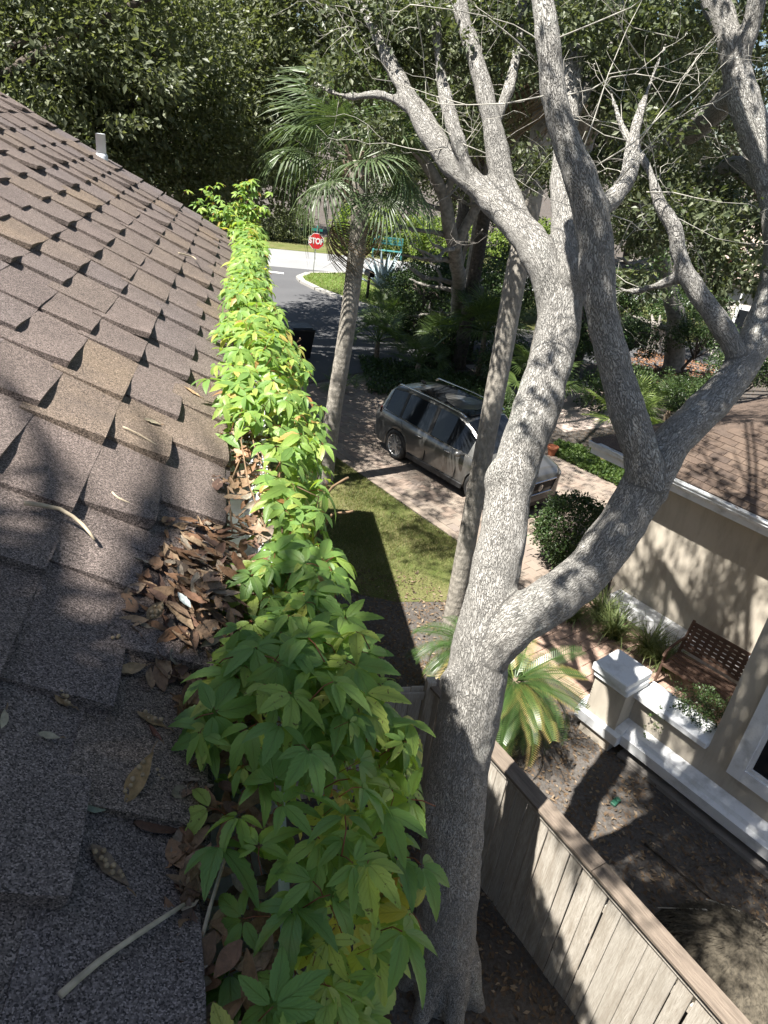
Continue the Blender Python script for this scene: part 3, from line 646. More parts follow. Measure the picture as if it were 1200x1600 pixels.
disp = np.array([.024*noise.noise(Vector((p[0]*2.6, p[1]*2.6, p[2]*2.6)))+.012*noise.noise(Vector((p[0]*7, p[1]*7, p[2]*7)))+.007*abs(noise.noise(Vector((q[0]*26, q[1]*26, q[2]*7)))) for p, q in zip(co.tolist(), bc.tolist())], np.float32)
co += nrm*disp[:, None]; me.vertices.foreach_set('co', co.ravel())
at = me.attributes.new('bark', 'FLOAT_VECTOR', 'POINT'); at.data.foreach_set('vector', bc.ravel())
me.polygons.foreach_set('use_smooth', np.ones(len(me.polygons), bool)); me.materials.append(M['bark']); me.name = 'trunk'
tr = link(bpy.data.objects.new('trunk', me), oak); tr.location = (-1.94, -3.47, 0)
def kid(o, par):                                          # parent keeping the world place (parents are only moved and turned about z)
    m = Matrix.Translation(par.location) @ Matrix.Rotation(par.rotation_euler.z, 4, 'Z'); o.parent = par; o.matrix_local = m.inverted(); return o
def twig_tree(mb, p, d, L, r, depth, rnd):
    pts = [p]; q = Vector(p); dd = Vector(d).normalized()
    for k in range(4):
        dd = (dd+Vector((rnd.gauss(0, .22), rnd.gauss(0, .22), rnd.gauss(0, .2)+.03))).normalized(); q = q+dd*L/4; pts.append(q.copy())
        if depth > 0 and k > 0 and rnd.random() < .8:
            twig_tree(mb, q.copy(), (dd+Vector((rnd.gauss(0, .8), rnd.gauss(0, .8), rnd.gauss(0, .6)))).normalized(), L*rnd.uniform(.35, .65), r*.6, depth-1, rnd)
    mb.tube(pts, [r*(1-.17*i) for i in range(5)], 5); return pts
rnd = random.Random(5)
for px, py, y, dx, dz, L in ((835, 90, 4.7, -.9, .1, .9), (850, 150, 4.6, -1, -.3, 1.1), (905, 250, 4.5, .5, .9, 1.2), (930, 260, 4.6, .6, .7, 1.2), (960, 290, 4.6, .3, 1, 1.1), (985, 240, 4.9, .7, .5, .8), (870, 60, 4.7, .8, .4, 1.0), (1010, 300, 5.1, .9, .1, .8), (880, 150, 4.6, 1, .2, .9), (990, 270, 5.0, -.2, 1, .8), (1000, 90, 5.6, -.6, .1, .9), (1060, 60, 6, -.8, .1, 1), (1030, 330, 5.1, 1, -.35, .8), (930, 330, 4.5, .8, -.15, .7), (1150, 140, 5.9, -.7, -.5, .8), (760, 240, 6, -1, .2, 1.0), (700, 230, 6.3, -.9, -.2, .8)):
    tw = MB(); twig_tree(tw, at_y(px, py, y), (dx, rnd.uniform(-.4, .4), dz), L*.85, .0048, 2, rnd); kid(tw.build('twig', M['twig'], smooth=True), oak)

hi = [q for q in samples if q[2] > 6.0 and q[13] < .125 and q[1] < 8]
for k in range(70):                                       # fine twigs along the upper limbs
    q = rnd.choice(hi); tw = MB(); n_ = Vector(q[6:9])*rnd.gauss(0, 1)+Vector(q[9:12])*rnd.gauss(0, 1)+Vector(q[3:6])*.5
    twig_tree(tw, Vector(q[:3]), n_, rnd.uniform(.35, .8), rnd.uniform(.0025, .0042), 2, rnd); kid(tw.build('twig', M['twig'] if k % 3 else M['grey_bark'], smooth=True), oak)
# leaf sprays on the right stems, plus the high crown that throws the dappled shade
sp = []
for px, py, y, r in ((1110, 370, 5.6, .42), (1060, 330, 5.6, .34), (1140, 430, 5.4, .34), (1180, 350, 5.9, .36), (1000, 430, 5.6, .26), (1085, 300, 6.2, .4), (1190, 440, 6.2, .25), (1030, 260, 6.2, .3), (1010, 200, 6.0, .3), (960, 140, 6.5, .45), (1060, 130, 9.4, .5), (905, 30, 6.4, .4), (1000, 40, 6.4, .5), (1180, 20, 6.5, .4), (680, 30, 7.4, .5), (620, 60, 7.6, .5), (760, 30, 7.4, .4), (560, 30, 7.9, .5), (620, 20, 7.0, .4), (700, 60, 6.8, .4), (540, 110, 7.5, .45), (800, 30, 6.8, .4), (650, 110, 7.6, .4), (760, 130, 7.4, .35), (1090, 30, 6.8, .45), (1140, 300, 6.4, .4), (960, 250, 6.6, .3), (1010, 360, 6.4, .3), (900, 120, 7.2, .4), (860, 260, 8.0, .4), (930, 60, 7.6, .5), (1020, 100, 9.8, .6), (1110, 100, 9.8, .55), (1070, 210, 9.6, .5), (980, 200, 9.6, .5), (1120, 230, 9.8, .35), (700, 150, 8.5, .4), (600, 200, 8.8, .35), (740, 220, 8.8, .35), (820, 90, 8.4, .4)):
    p = at_y(px, py, y); sp.append((p.x, p.y, p.z, r, r, r*.75))
c, d = clumps(sp, 1700, 22, .17, .15); kid(leafcloud('foliage', c, d, .058, M['oak_leaf_near'], aspect=.55), oak)
CR = [(1.7, 2.9, 10.4, 1.2, 1.5, .9), (.1, 2.6, 10.8, .8, 1.3, .7), (-.8, 1.8, 10.7, .7, .8, .5), (3.0, 6.3, 10.4, 1.5, 2.2, 1.2), (4.6, 4.0, 10.6, 1.9, 2.2, 1.3), (5.0, 9.0, 10.8, 2.2, 2.8, 1.4), (2.0, 10.2, 10.6, 1.6, 2.0, 1.2), (3.4, 1.5, 10.8, 1.6, 1.8, 1.2), (1.6, 7.8, 11.5, 1.3, 1.6, 1.0), (-1.8, 9.1, 11.0, 1.1, 1.5, .5), (-1.6, 11.2, 11.3, 1.5, 1.5, .6), (.8, 12.5, 11.5, 1.4, 1.2, .6)]
c, d = clumps(CR[:3], 470, 44, .34, .1); c2, d2 = clumps(CR[3:-3], 400, 24, .36, .1); c3, d3 = clumps(CR[-3:], 150, 30, .34, .1); kid(leafcloud('crown', np.concatenate([c, c2, c3]), np.concatenate([d, d2, d3]), .10, M['oak_leaf'], aspect=.5), oak)
lb = MB()
for e in CR:
    for k in range(2):
        a = Vector(e[:3])+Vector((rnd.uniform(-1, 1)*e[3], rnd.uniform(-1, 1)*e[4], rnd.uniform(-.5, .3)*e[5])); b0 = Vector((2.9, 5.0, 9.0))
        P3, R3 = smooth_path([b0, b0.lerp(a, .5)+Vector((0, 0, .5)), a], [.04, .025, .012], .4); lb.tube(P3, R3, 6)
lb.tube([at_y(828, -150, 5.1), (2.9, 5.0, 9.0)], [.06, .04], 8); lb.tube([at_y(716, 0, 6.8), (2.8, 6.4, 9.6)], [.06, .035], 8)
kid(lb.build('branch', M['grey_bark'], smooth=True), oak)

# ---------------------------------------------------------------- palms
def fan_mesh(name, r, seg, spread, droop, mat, wid=.034, petiole=.9, split=.55, seed=0):
    """fan frond lying along +X from the petiole's foot: petiole, then blades from the hastula"""
    rr = random.Random(seed); v = []; f = []
    pts = [(0, 0, 0), (petiole*.5, 0, .05), (petiole, 0, 0)]; tv_, tf = tube_vf(pts, [.017, .013, .009], 5); v += tv_; f += tf
    for k in range(seg):
        a = -spread+2*spread*k/(seg-1); L = r*(.72+.28*math.cos(a*.62))*rr.uniform(.93, 1.05); n0 = len(v); ww = wid*r
        ca, sa_ = math.cos(a), math.sin(a); tw_ = rr.uniform(-.25, .25); dr = droop*rr.uniform(.7, 1.4)
        for i, t in enumerate((0, .3, .58, .8, 1)):
            q = t*L; w = ww*(.15+1.5*t if t < .55 else (1-t)/.45*.95+.03)*.5
            fold = .35*w; bend = -dr*L*t**2.6; z = bend+.10*r*math.sin(abs(a))*t
            px_, py_ = petiole+ca*q*(1-.2*dr*t*t), sa_*q*(1-.2*dr*t*t)
            v += [(px_-sa_*w, py_+ca*w, z+fold*(1 if k % 2 else -1)*.4+tw_*w), (px_, py_, z+fold), (px_+sa_*w, py_-ca*w, z-tw_*w)]
            if i: b = n0+i*3; f += [(b-3, b-2, b+1, b), (b-2, b-1, b+2, b+1)]
    me = bpy.data.meshes.new(name); me.from_pydata(v, [], f); me.materials.append(mat); me.update(); return me
FANS = [fan_mesh('frond', .95, 44, 2.2, d, M['palm_leaf'], seed=i) for i, d in enumerate((.25, .4, .55, .75))]
FANS_DEAD = [fan_mesh('dead_frond', .85, 36, 1.7, 1.2, M['dead_frond'], seed=9)]
FANS_PM = [fan_mesh('frond', .52, 30, 2.0, d, M['palmetto_leaf'], .045, .55, seed=20+i) for i, d in enumerate((.12, .25, .4))]
FANS_BR = [fan_mesh('frond', .62, 34, 2.1, d, M['bright_palmetto'], .045, .6, seed=30+i) for i, d in enumerate((.1, .2, .3))]
def orient(az, el, roll=0): return Matrix.Rotation(az, 4, 'Z') @ Matrix.Rotation(-el, 4, 'Y') @ Matrix.Rotation(roll, 4, 'X')
def crown_fronds(par, loc, n, meshes, r0=.0, elmin=-.6, elmax=1.2, scale=1.0, rd=None, name='frond', azs=None):
    rd = rd or random
    for k in range(n):
        az = k*2.39996+rd.uniform(-.25, .25) if azs is None else azs[k % len(azs)]+rd.uniform(-.2, .2); el = elmax+(elmin-elmax)*((k+.5)/n)+rd.uniform(-.1, .1)
        o = bpy.data.objects.new(name, rd.choice(meshes)); link(o, par)
        o.matrix_local = Matrix.Translation(Vector(loc)+Vector((math.cos(az)*r0, math.sin(az)*r0, 0))) @ orient(az, el, rd.uniform(-.4, .4)) @ Matrix.Scale(scale*rd.uniform(.85, 1.12), 4)
def palm(name, label, base, path, rads, n, meshes, scale=1.0, boots=True, dead=4, seed=1, elmin=-.7, azs=None):
    rd = random.Random(seed); t = thing(name, label, 'palm', base); b = Vector(base)
    P3, R3 = smooth_path([Vector(p)-b for p in path], rads, .07)
    R3 = [r*(1+rd.uniform(-.008, .008)) for i, r in enumerate(R3)]
    mb = MB(); mb.tube(P3, R3, 18); mb.build('trunk', M['palm_bark'], t, smooth=True)
    top = P3[-1]
    if boots:
        bt = MB()
        for k in range(26):
            a = k*2.4; z = -.75+k*.03; c = top+Vector((0, 0, z)); r = R3[-1]*.95
            p = c+Vector((math.cos(a)*r, math.sin(a)*r, 0)); q = c+Vector((math.cos(a)*(r+.10), math.sin(a)*(r+.10), .22)); s = Vector((-math.sin(a), math.cos(a), 0))*.045
            u_ = Vector((math.cos(a), math.sin(a), -.3))*.014
            bt.hexa([p-s-u_, p+s-u_, q+s*.5-u_, q-s*.5-u_, p-s+u_, p+s+u_, q+s*.5+u_, q-s*.5+u_])
        bt.build('boot', M['boot'], t)
    crown_fronds(t, top, n, meshes, .04, elmin, 1.25, scale, rd, 'frond', azs)
    if dead: crown_fronds(t, top-Vector((0, 0, .15)), dead, FANS_DEAD, .06, -1.35, -.9, scale, rd, 'dead_frond')
    return t
cb = (1.78, 13.99, 0)
palm('cabbage_palm', 'leaning cabbage palm on the lawn between the creeper and the parked car', cb, [cb, tuple(at_y(520, 650, 14.0)), tuple(at_y(541, 520, 14.05)), tuple(at_y(554, 420, 14.15)), tuple(at_y(562, 340, 14.2)), tuple(at_y(558, 250, 14.25))], [.22, .17, .165, .165, .17, .16], 24, FANS, 1.15, True, 2, 3, -.5)
tb_ = (3.37, 8.73, 0)
palm('cabbage_palm', 'slim pale palm trunk rising just behind the near oak, crown above the branches', tb_, [tb_, tuple(at_y(738, 800, 8.75)), tuple(at_y(778, 590, 8.9)), tuple(at_y(806, 430, 9.0)), tuple(at_y(832, 300, 9.2)), tuple(at_y(856, 120, 9.4)), tuple(at_y(872, -60, 9.6))], [.165, .135, .14, .14, .135, .13, .13], 26, FANS, 1.0, True, 9, 5, -1.0)
# a palm standing behind the camera beside the house: its fronds streak the near shingles
sb = (.75, -2.6, 0)
palm('leaning_palm', 'leaning palm behind the viewer whose fronds shade the near shingles', sb, [sb, (.5, -2.2, 4), (-.6, -2.0, 7.6), (-2.4, -1.35, 9.7)], [.2, .16, .15, .14], 34, FANS, 1.2, False, 0, 8, -.6, [math.radians(q) for q in (92, 125, 250, 180, 104, 320, 150, 84, 220, 290, 112, 200, 270)])
bo = thing('overhanging_oak', 'unseen oak behind the viewer, its crown added to deepen the shade on the near roof', 'tree', (2.8, -3.2, 0))  # out of view; crown filled out to block sky over the near shingles
mb = MB(); P3, R3 = smooth_path([(0, 0, -.1), (-.2, .3, 4), (-.6, .9, 7.5), (-2.6, 2.2, 10)], [.3, .24, .2, .08], .3); mb.tube(P3, R3, 12); mb.build('trunk', M['grey_bark'], bo, smooth=True)
c, d = clumps([(-2.65, -.55, 10.6, .78, .55, .6), (-3.3, -.9, 10.6, 1.25, 1.1, .9), (-1.6, -1.7, 10.4, 1.3, .8, .7), (-3.6, .1, 10.4, 1.2, .6, .6), (-4.4, -1.0, 10.6, 1.2, 1.4, .7), (-1.0, -2.6, 10.8, 3.2, 1.5, .7), (-4.5, -3.0, 10.8, 2.6, 1.5, .8), (2.6, -2.6, 10.4, 2.2, 1.6, .8)], 2000, 40, .3, .1); kid(leafcloud('crown', c, d, .10, M['oak_leaf']), bo)
def palmetto(label, base, n, scale, meshes=FANS_PM, seed=1, h=.35, cat='palmetto', group=None, name='palmetto'):
    rd = random.Random(seed); t = thing(name, label, cat, base, rd.uniform(0, 6), group)
    mb = MB(); mb.tube([(0, 0, 0), (.02, .01, h*.6), (0, 0, h)], [.10, .09, .06], 10); mb.build('trunk', M['boot'], t)
    crown_fronds(t, (0, 0, h), n, meshes, .03, -.15, 1.25, scale, rd); return t
def gz(px, py): p = at_z(px, py, 0); return (p.x, p.y, 0)
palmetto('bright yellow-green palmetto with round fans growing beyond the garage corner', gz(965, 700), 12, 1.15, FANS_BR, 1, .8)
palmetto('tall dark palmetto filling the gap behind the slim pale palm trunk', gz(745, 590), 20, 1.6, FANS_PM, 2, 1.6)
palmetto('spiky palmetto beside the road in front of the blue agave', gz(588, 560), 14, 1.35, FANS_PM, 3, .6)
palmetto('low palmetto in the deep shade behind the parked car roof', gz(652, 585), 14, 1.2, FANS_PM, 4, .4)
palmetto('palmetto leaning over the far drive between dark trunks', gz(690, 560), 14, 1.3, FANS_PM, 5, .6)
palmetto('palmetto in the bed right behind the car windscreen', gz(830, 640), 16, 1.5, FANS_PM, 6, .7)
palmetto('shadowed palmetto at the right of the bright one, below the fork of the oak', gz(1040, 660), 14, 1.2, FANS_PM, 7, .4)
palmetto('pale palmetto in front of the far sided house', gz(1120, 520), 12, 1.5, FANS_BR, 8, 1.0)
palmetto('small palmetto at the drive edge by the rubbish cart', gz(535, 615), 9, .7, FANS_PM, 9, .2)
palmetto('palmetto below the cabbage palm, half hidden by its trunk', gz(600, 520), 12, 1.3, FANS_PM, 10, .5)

# sago palms: feather fronds
def sago_leaf(cols, name):
    t = NT(name); uv = t.n('TexCoord').outputs['UV']; sx = t.n('SeparateXYZ'); t.l(uv, sx.inputs[0]); r = t.n('ObjectInfo').outputs['Random']
    f = t.math('ADD', sx.outputs[0], t.math('MULTIPLY', t.math('SUBTRACT', r, .5), 1.1))
    c = t.ramp(f, [(.35, (.05, .095, .025)), (.66, (.11, .165, .04)), (.92, (.34, .29, .085)), (1, (.40, .30, .12))]); t.set('Base Color', c)
    tr = t.n('BsdfTranslucent'); t.l(c, tr.inputs[0]); mx = t.n('MixShader'); mx.inputs[0].default_value = .2; t.l(t.b.outputs[0], mx.inputs[1]); t.l(tr.outputs[0], mx.inputs[2]); t.l(mx.outputs[0], t.out.inputs[0]); t.b.inputs['Roughness'].default_value = .35
    return t.m
M['sago'] = sago_leaf(None, 'sago_fronds')
def sago_mesh(L, arch, seed):
    rr = random.Random(seed); v = []; f = []; uv = []; np_ = 34
    def spine(t): a = arch*t; return Vector((L*(math.sin(a)/arch if arch > .01 else t), 0, L*((1-math.cos(a))/arch)*-1)) if arch > .01 else Vector((L*t, 0, 0))
    pts = [spine(i/10) for i in range(11)]; tv_, tf = tube_vf(pts, [.011*(1-.75*i/10) for i in range(11)], 5); v += tv_; f += tf; uv += [(.2, .5)]*len(tv_)
    for k in range(np_):
        t = .16+.83*k/(np_-1); p = spine(t); q = spine(min(1, t+.02)); tg = (q-p).normalized() if (q-p).length > 1e-6 else Vector((1, 0, 0)); upv = Vector((-tg.z, 0, tg.x))
        ll = L*.17*math.sin(PI*min(1, .12+.9*(t-.1)))**.6*rr.uniform(.92, 1.06)+.02
        for s in (-1, 1):
            dv = (Vector((0, s, 0))*.86+tg*.5+upv*.22).normalized(); wv = tg*.0052*L/.9
            n0 = len(v); e = p+dv*ll; m_ = p+dv*ll*.55+upv*.006; e = e-upv*ll*.12
            v += [tuple(p-wv), tuple(p+wv), tuple(m_+wv*.9), tuple(m_-wv*.9), tuple(e)]; f += [(n0, n0+1, n0+2, n0+3), (n0+3, n0+2, n0+4)]; uv += [(.1, 0), (.1, 0), (.5, 0), (.5, 0), (1, 0)]
    o = mesh_np('frond', v, [[q for q in f if len(q) == 3], [q for q in f if len(q) == 4], [q for q in f if len(q) == 5]], M['sago'], None, False, uv=uv); me = o.data; bpy.data.objects.remove(o); return me
SG = [sago_mesh(1.0, a, i) for i, a in enumerate((.9, 1.3, 1.6, 1.9))]
def sago(label, base, h, n, scale, seed):
    rd = random.Random(seed); t = thing('sago_palm', label, 'sago palm', base); mb = MB()
    mb.lathe([(.16, 0), (.19, h*.4), (.15, h*.8), (.07, h)], 14); mb.build('trunk', M['boot'], t)
    for k in range(n):
        az = k*2.39996; el = 1.0-1.75*(k/n)+rd.uniform(-.1, .1); o = bpy.data.objects.new('frond', rd.choice(SG)); link(o, t)
        o.matrix_local = Matrix.Translation((0, 0, h-.05)) @ orient(az, el, rd.uniform(-.3, .3)) @ Matrix.Scale(scale*rd.uniform(.85, 1.1), 4)
p = at_z(805, 1062, 1.05); sago('large sago palm with yellowed feather fronds between the fence and the white pillar', (p.x, p.y, 0), 1.05, 74, 1.0, 4)
p = at_z(742, 1030, .8); sago('smaller sago palm half hidden behind the forked oak trunk', (p.x, p.y+.3, 0), .8, 40, .9, 6)
# ---------------------------------------------------------------- background trees, hedge, far houses
def tree(name, label, base, h, ells, ncl, per, cr, size, mat=None, tr=.25, limbs=True, lean=(0, 0), seed=1, group=None, bmat=None):
    rd = random.Random(seed); t = thing(name, label, 'tree', base, 0, group); b = Vector(base); mb = MB(); bmat = bmat or M['dark_bark']
    tp = Vector((lean[0], lean[1], h)); mid = tp*.5+Vector((rd.uniform(-.3, .3), rd.uniform(-.3, .3), 0))
    P3, R3 = smooth_path([(0, 0, -.1), (0, 0, .3), mid, tp], [tr*1.5, tr*1.1, tr, tr*.8], .4); mb.tube(P3, R3, 12)
    if limbs:
        for e in ells:
            for k in range(4):
                a = Vector(e[:3])-b+Vector((rd.uniform(-.8, .8)*e[3], rd.uniform(-.8, .8)*e[4], rd.uniform(-.6, .6)*e[5]))
                m_ = tp.lerp(a, .5)+Vector((rd.uniform(-.5, .5), rd.uniform(-.5, .5), rd.uniform(0, .6))); P3, R3 = smooth_path([tp*.9, m_, a], [tr*.55, tr*.33, tr*.1], .5); mb.tube(P3, R3, 7)
    mb.build('trunk', bmat, t, smooth=True)
    c, d = clumps(ells, ncl, per, cr, .35); kid(leafcloud('crown', c, d, size, mat or M['oak_leaf'], aspect=.55), t); return t
def E(px, py, y, rx, ry, rz): p = at_y(px, py, y); return (p.x, p.y, p.z, rx, ry, rz)
rnd0 = 0; BG = 'background trees'
tree('oak_tree', 'dense dark oak filling the corner above the roof ridge at far left', (-7.4, 14.5, 0), 4.5, [E(40, 60, 13.5, 2.4, 2.2, 2.4), E(150, 40, 14.5, 2.0, 2, 2.2), E(60, 190, 15, 2.4, 2, 2)], 760, 48, .48, .105, seed=2, tr=.3)
tree('oak_tree', 'bushy oak behind the white roof vent pipe', (-3.6, 16.8, 0), 4.5, [E(230, 110, 16, 2.2, 2.2, 2.6), E(180, 220, 17, 2.2, 2, 2.2), E(290, 240, 17, 1.8, 2, 2.2)], 760, 48, .48, .105, seed=3, tr=.3)
tree('oak_tree', 'dark oak crown between the roof rake and the cabbage palm', (-1.2, 20.5, 0), 5, [E(350, 90, 19, 2.2, 2.2, 3.0), E(360, 220, 20.5, 1.9, 2.2, 2.2), E(430, 150, 21, 2.0, 2.2, 3.0)], 700, 40, .48, .13, seed=4, tr=.28)
tree('oak_tree', 'oak with low hanging twigs above the cabbage palm crown', (7.3, 23.2, 0), 7, [E(480, 40, 19, 2.4, 2.2, 1.9), E(570, 60, 20, 2.2, 2, 2.2), E(640, 120, 21, 2.0, 2, 2.2)], 620, 38, .45, .12, seed=5, tr=.22)
tree('oak_tree', 'oak behind the spreading left limbs of the near oak', (7.7, 25.0, 0), 6, [E(720, 120, 23, 2.6, 2.4, 2.4), E(800, 60, 22, 2.6, 2.4, 2.2), E(700, 250, 26, 2.0, 2, 1.5)], 640, 38, .48, .13, seed=6, tr=.26, bmat=M['grey_bark'])
tree('oak_tree', 'oak with a clump of leaves at the right edge above the far roofs', (15.5, 17.0, 0), 5, [E(1180, 110, 14, 1.0, 1.4, 1.2), E(1130, 50, 14, 1.4, 1.4, 1.0), E(1190, 420, 16, .9, .9, .9), E(1000, 60, 15, 1.8, 1.6, 1.2), E(1100, 180, 15, 1.2, 1.2, .9)], 320, 34, .42, .11, seed=8, tr=.2)
tree('oak_tree', 'shaded understorey tree right of the leaning cabbage palm trunk', (6.6, 26.5, 0), 1.8, [E(690, 480, 26.5, 1.5, 1.4, 1.25), E(650, 440, 27.5, 1.1, 1.2, .7)], 170, 30, .34, .085, mat=M['shrub_leaf'], seed=9, tr=.10)
tree('oak_tree', 'leafy oak shading the planting bed behind the left stem of the near oak', (11.5, 23, 0), 3.2, [E(850, 420, 22, 2.0, 1.8, 1.5), E(900, 500, 22, 1.6, 1.6, 1.0), E(790, 380, 26, 1.6, 1.6, 1.4)], 260, 30, .40, .09, mat=M['shrub_leaf'], seed=10, tr=.18)
tree('oak_tree', 'oak crown hiding the wall of the far sided house', (19, 22, 0), 3.2, [E(1060, 420, 21, 1.4, 1.6, 1.2), E(1130, 350, 20, 1.3, 1.5, 1.0)], 170, 28, .40, .09, mat=M['shrub_leaf'], seed=11, tr=.18)
tree('oak_tree', 'broad oak far behind the top left corner, seen between nearer crowns', (-9, 27, 0), 6, [E(30, 20, 25, 4.2, 3, 3.6), E(200, 10, 26, 4.0, 3, 3.4), E(340, 0, 27, 3.6, 3, 3.6), E(120, 130, 26, 3.6, 3, 3)], 620, 40, .75, .20, mat=M['far_leaf'], seed=41, tr=.35)
tree('oak_tree', 'broad oak far behind the cabbage palm crown', (9.3, 33, 0), 8, [E(470, 20, 30, 4.0, 3, 3.0), E(600, 10, 30, 3.6, 3, 3.2), E(720, 20, 31, 4.0, 3, 3.2)], 520, 40, .75, .20, mat=M['far_leaf'], seed=42, tr=.3)
tree('oak_tree', 'broad oak filling the gap behind the middle stems at the top', (14, 31, 0), 7, [E(850, 60, 30, 3.6, 3, 3.2), E(960, 90, 30, 3.6, 3, 3), E(900, 230, 31, 2.8, 2.4, 2), E(1040, 260, 29, 2.0, 2, 1.6)], 560, 40, .7, .19, mat=M['far_leaf'], seed=43, tr=.3)
def tangle(label, base, limbs, seed, mat, leaves, size):
    rd = random.Random(seed); t = thing('oak_tree', label, 'tree', base); mb = MB(); b = Vector(base)
    for pts, r in limbs:
        P3, R3 = smooth_path([Vector(at_y(*q))-b if len(q) == 3 and q[1] > -900 else Vector(q)-b for q in pts], r, .25)
        P3 = [p+Vector((.06*noise.noise(p*1.1), 0, .06*noise.noise(p*1.3+Vector((5, 0, 0))))) for p in P3]; mb.tube(P3, R3, 9)
        for k in range(3, len(P3)-1, 3):
            d = (P3[k+1]-P3[k]).normalized(); dd = (d+Vector((rd.gauss(0, .9), rd.gauss(0, .6), rd.gauss(.2, .7)))).normalized(); twig_tree(mb, P3[k], dd, rd.uniform(.8, 2.2), R3[k]*.45, 1, rd)
    mb.build('trunk', mat, t, smooth=True)
    c, d = clumps(leaves, 420, 26, .26, .1); kid(leafcloud('crown', c, d, size, M['oak_leaf'], aspect=.55), t)
tangle('many limbed oak in half shade behind the left limbs of the near oak', tuple(at_z(712, 520, 0)), [
 ([(712, 520, at_z(712, 520, 0).y), (716, 440, 22.5), (706, 370, 20.6), (690, 300, 20.3), (640, 220, 19.8), (590, 120, 19.2), (560, 20, 18.6)], [.26, .22, .2, .17, .13, .10, .06]),
 ([(710, 390, 20.7), (745, 320, 20.4), (770, 240, 20), (790, 130, 19.5), (800, 10, 19)], [.16, .13, .12, .10, .07]),
 ([(695, 310, 20.3), (720, 220, 20), (700, 120, 19.6), (720, 10, 19.2)], [.12, .10, .09, .06]),
 ([(745, 320, 20.4), (820, 260, 20), (880, 160, 19.6), (930, 60, 19)], [.11, .10, .08, .05])], 3, M['grey_bark'], [E(600, 90, 18.5, 1.2, 1, .9), E(700, 60, 19, 1.4, 1, .9), E(820, 130, 19, 1.4, 1, .9), E(760, 210, 19.6, .9, .8, .5), E(640, 200, 19.4, .8, .8, .5)], .10)
tangle('grey limbed oak standing right of the middle stem, branches crossing below the sky gap', tuple(at_z(1052, 575, 0)), [
 ([(1052, 575, 24.5), (1056, 500, 24.2), (1040, 430, 24), (1010, 340, 23.4), (960, 240, 22.6), (940, 120, 22), (925, 0, 21.5)], [.40, .34, .28, .22, .18, .14, .09]),
 ([(1045, 440, 24), (1090, 360, 23.6), (1100, 260, 23), (1120, 140, 22.5), (1150, 20, 22)], [.24, .2, .17, .13, .08]),
 ([(1000, 320, 23.2), (1040, 240, 22.8), (1060, 140, 22.4), (1040, 20, 22)], [.15, .13, .11, .07])], 8, M['grey_bark'], [E(950, 160, 21, 1.4, 1, 1.0), E(1040, 90, 21.5, 1.2, 1, .8), E(1000, 300, 22.6, .9, .8, .5)], .10)
# high shade trees over drive and road (crowns mostly above the frame)
tree('oak_tree', 'tall oak by the drive whose high crown dapples the parked car', (8.4, 19.2, 0), 8, [(3.0, 14.0, 11.6, 2.4, 2.2, 1.3), (5.6, 17.5, 11.4, 2.6, 2.4, 1.3), (1.6, 19.5, 12.0, 3.0, 2.2, 1.4), (7.0, 12.5, 12, 2.2, 2.0, 1.2)], 620, 28, .42, .12, seed=12, tr=.24, bmat=M['grey_bark'])
tree('oak_tree', 'tall oak shading the side road, crown above the picture', (-4.2, 23, 0), 8, [(-1.5, 22, 12, 3.0, 3.0, 1.6), (2.5, 24, 12.6, 3.0, 3.0, 1.6), (4.5, 21, 12.4, 2.4, 2.4, 1.4), (7, 25, 12.5, 2.6, 2.6, 1.4)], 700, 34, .5, .13, seed=13, tr=.28)
# far wood over the street
FT = []
rd = random.Random(11)
wood_spec = [(-9, 53), (-4.5, 55), (-.5, 52.5), (3.2, 55), (6.6, 53), (10.5, 55.5), (14.5, 53), (19, 55), (24, 52), (29, 54), (35, 50), (41, 50)]
desc = ['leftmost far tree over the street, dark and rounded', 'second far tree from the left, behind the roof edge', 'far tree standing right behind the stop sign', 'far tree between stop sign and cabbage palm trunk', 'far tree behind the bright hedge', 'far tree above the teal bench', 'far tree seen between the limbs of the near oak', 'far tree behind the left stem of the near oak', 'far tree just right of the left oak stem', 'far tree behind the bright palmetto line', 'far tree near the pale far roof', 'rightmost far tree beyond the sided house']
for i, ((x, y), ds) in enumerate(zip(wood_spec, desc)):
    hh = rd.uniform(11, 14.5) if i < 9 else rd.uniform(5, 6.5)
    tree('far_tree', ds, (x, y, 0), hh*.45, [(x, y, hh*.62, 3.0, 2.6, hh*.36), (x+rd.uniform(-1.5, 1.5), y-1.2, hh*.35, 2.6, 2.0, hh*.26)], 250, 24, .7, .23, mat=M['far_leaf'], seed=30+i, tr=.25, group=BG)
def hedge(label, pts, h, w, n, size, mat, name='hedge'):
    t = thing(name, label, name.replace('_', ' '), (*pts[0], 0)); ells = []
    for i in range(len(pts)-1):
        a, b = Vector(pts[i]), Vector(pts[i+1]); m = max(2, int((b-a).length/(w*.8)))
        for k in range(m): p = a.lerp(b, (k+.5)/m); ells.append((p.x, p.y+rng.uniform(-.2, .2), h*.5*rng.uniform(.85, 1.1), w*.62, w*.55, h*.52))
    c, d = clumps(ells, n, 26, .28*w/1.2, .6); ok = c[:, 2] > .02; kid(leafcloud('foliage', c[ok], d[ok], size, mat, aspect=.6), t)
    mb = MB()
    for e in ells: mb.tube([(e[0], e[1], 0), (e[0]+.05, e[1], e[5])], [.04, .02], 5)
    kind(kid(mb.build('stem', M['dark_bark']), t), 'stuff'); return t
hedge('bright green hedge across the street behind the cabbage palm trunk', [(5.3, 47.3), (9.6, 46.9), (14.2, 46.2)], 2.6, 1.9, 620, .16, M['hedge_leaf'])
hedge('sunlit hedge across the street seen between the oak trunks on the right', [(15.4, 46), (21, 45.2)], 3.0, 2.0, 420, .16, M['hedge_leaf'])
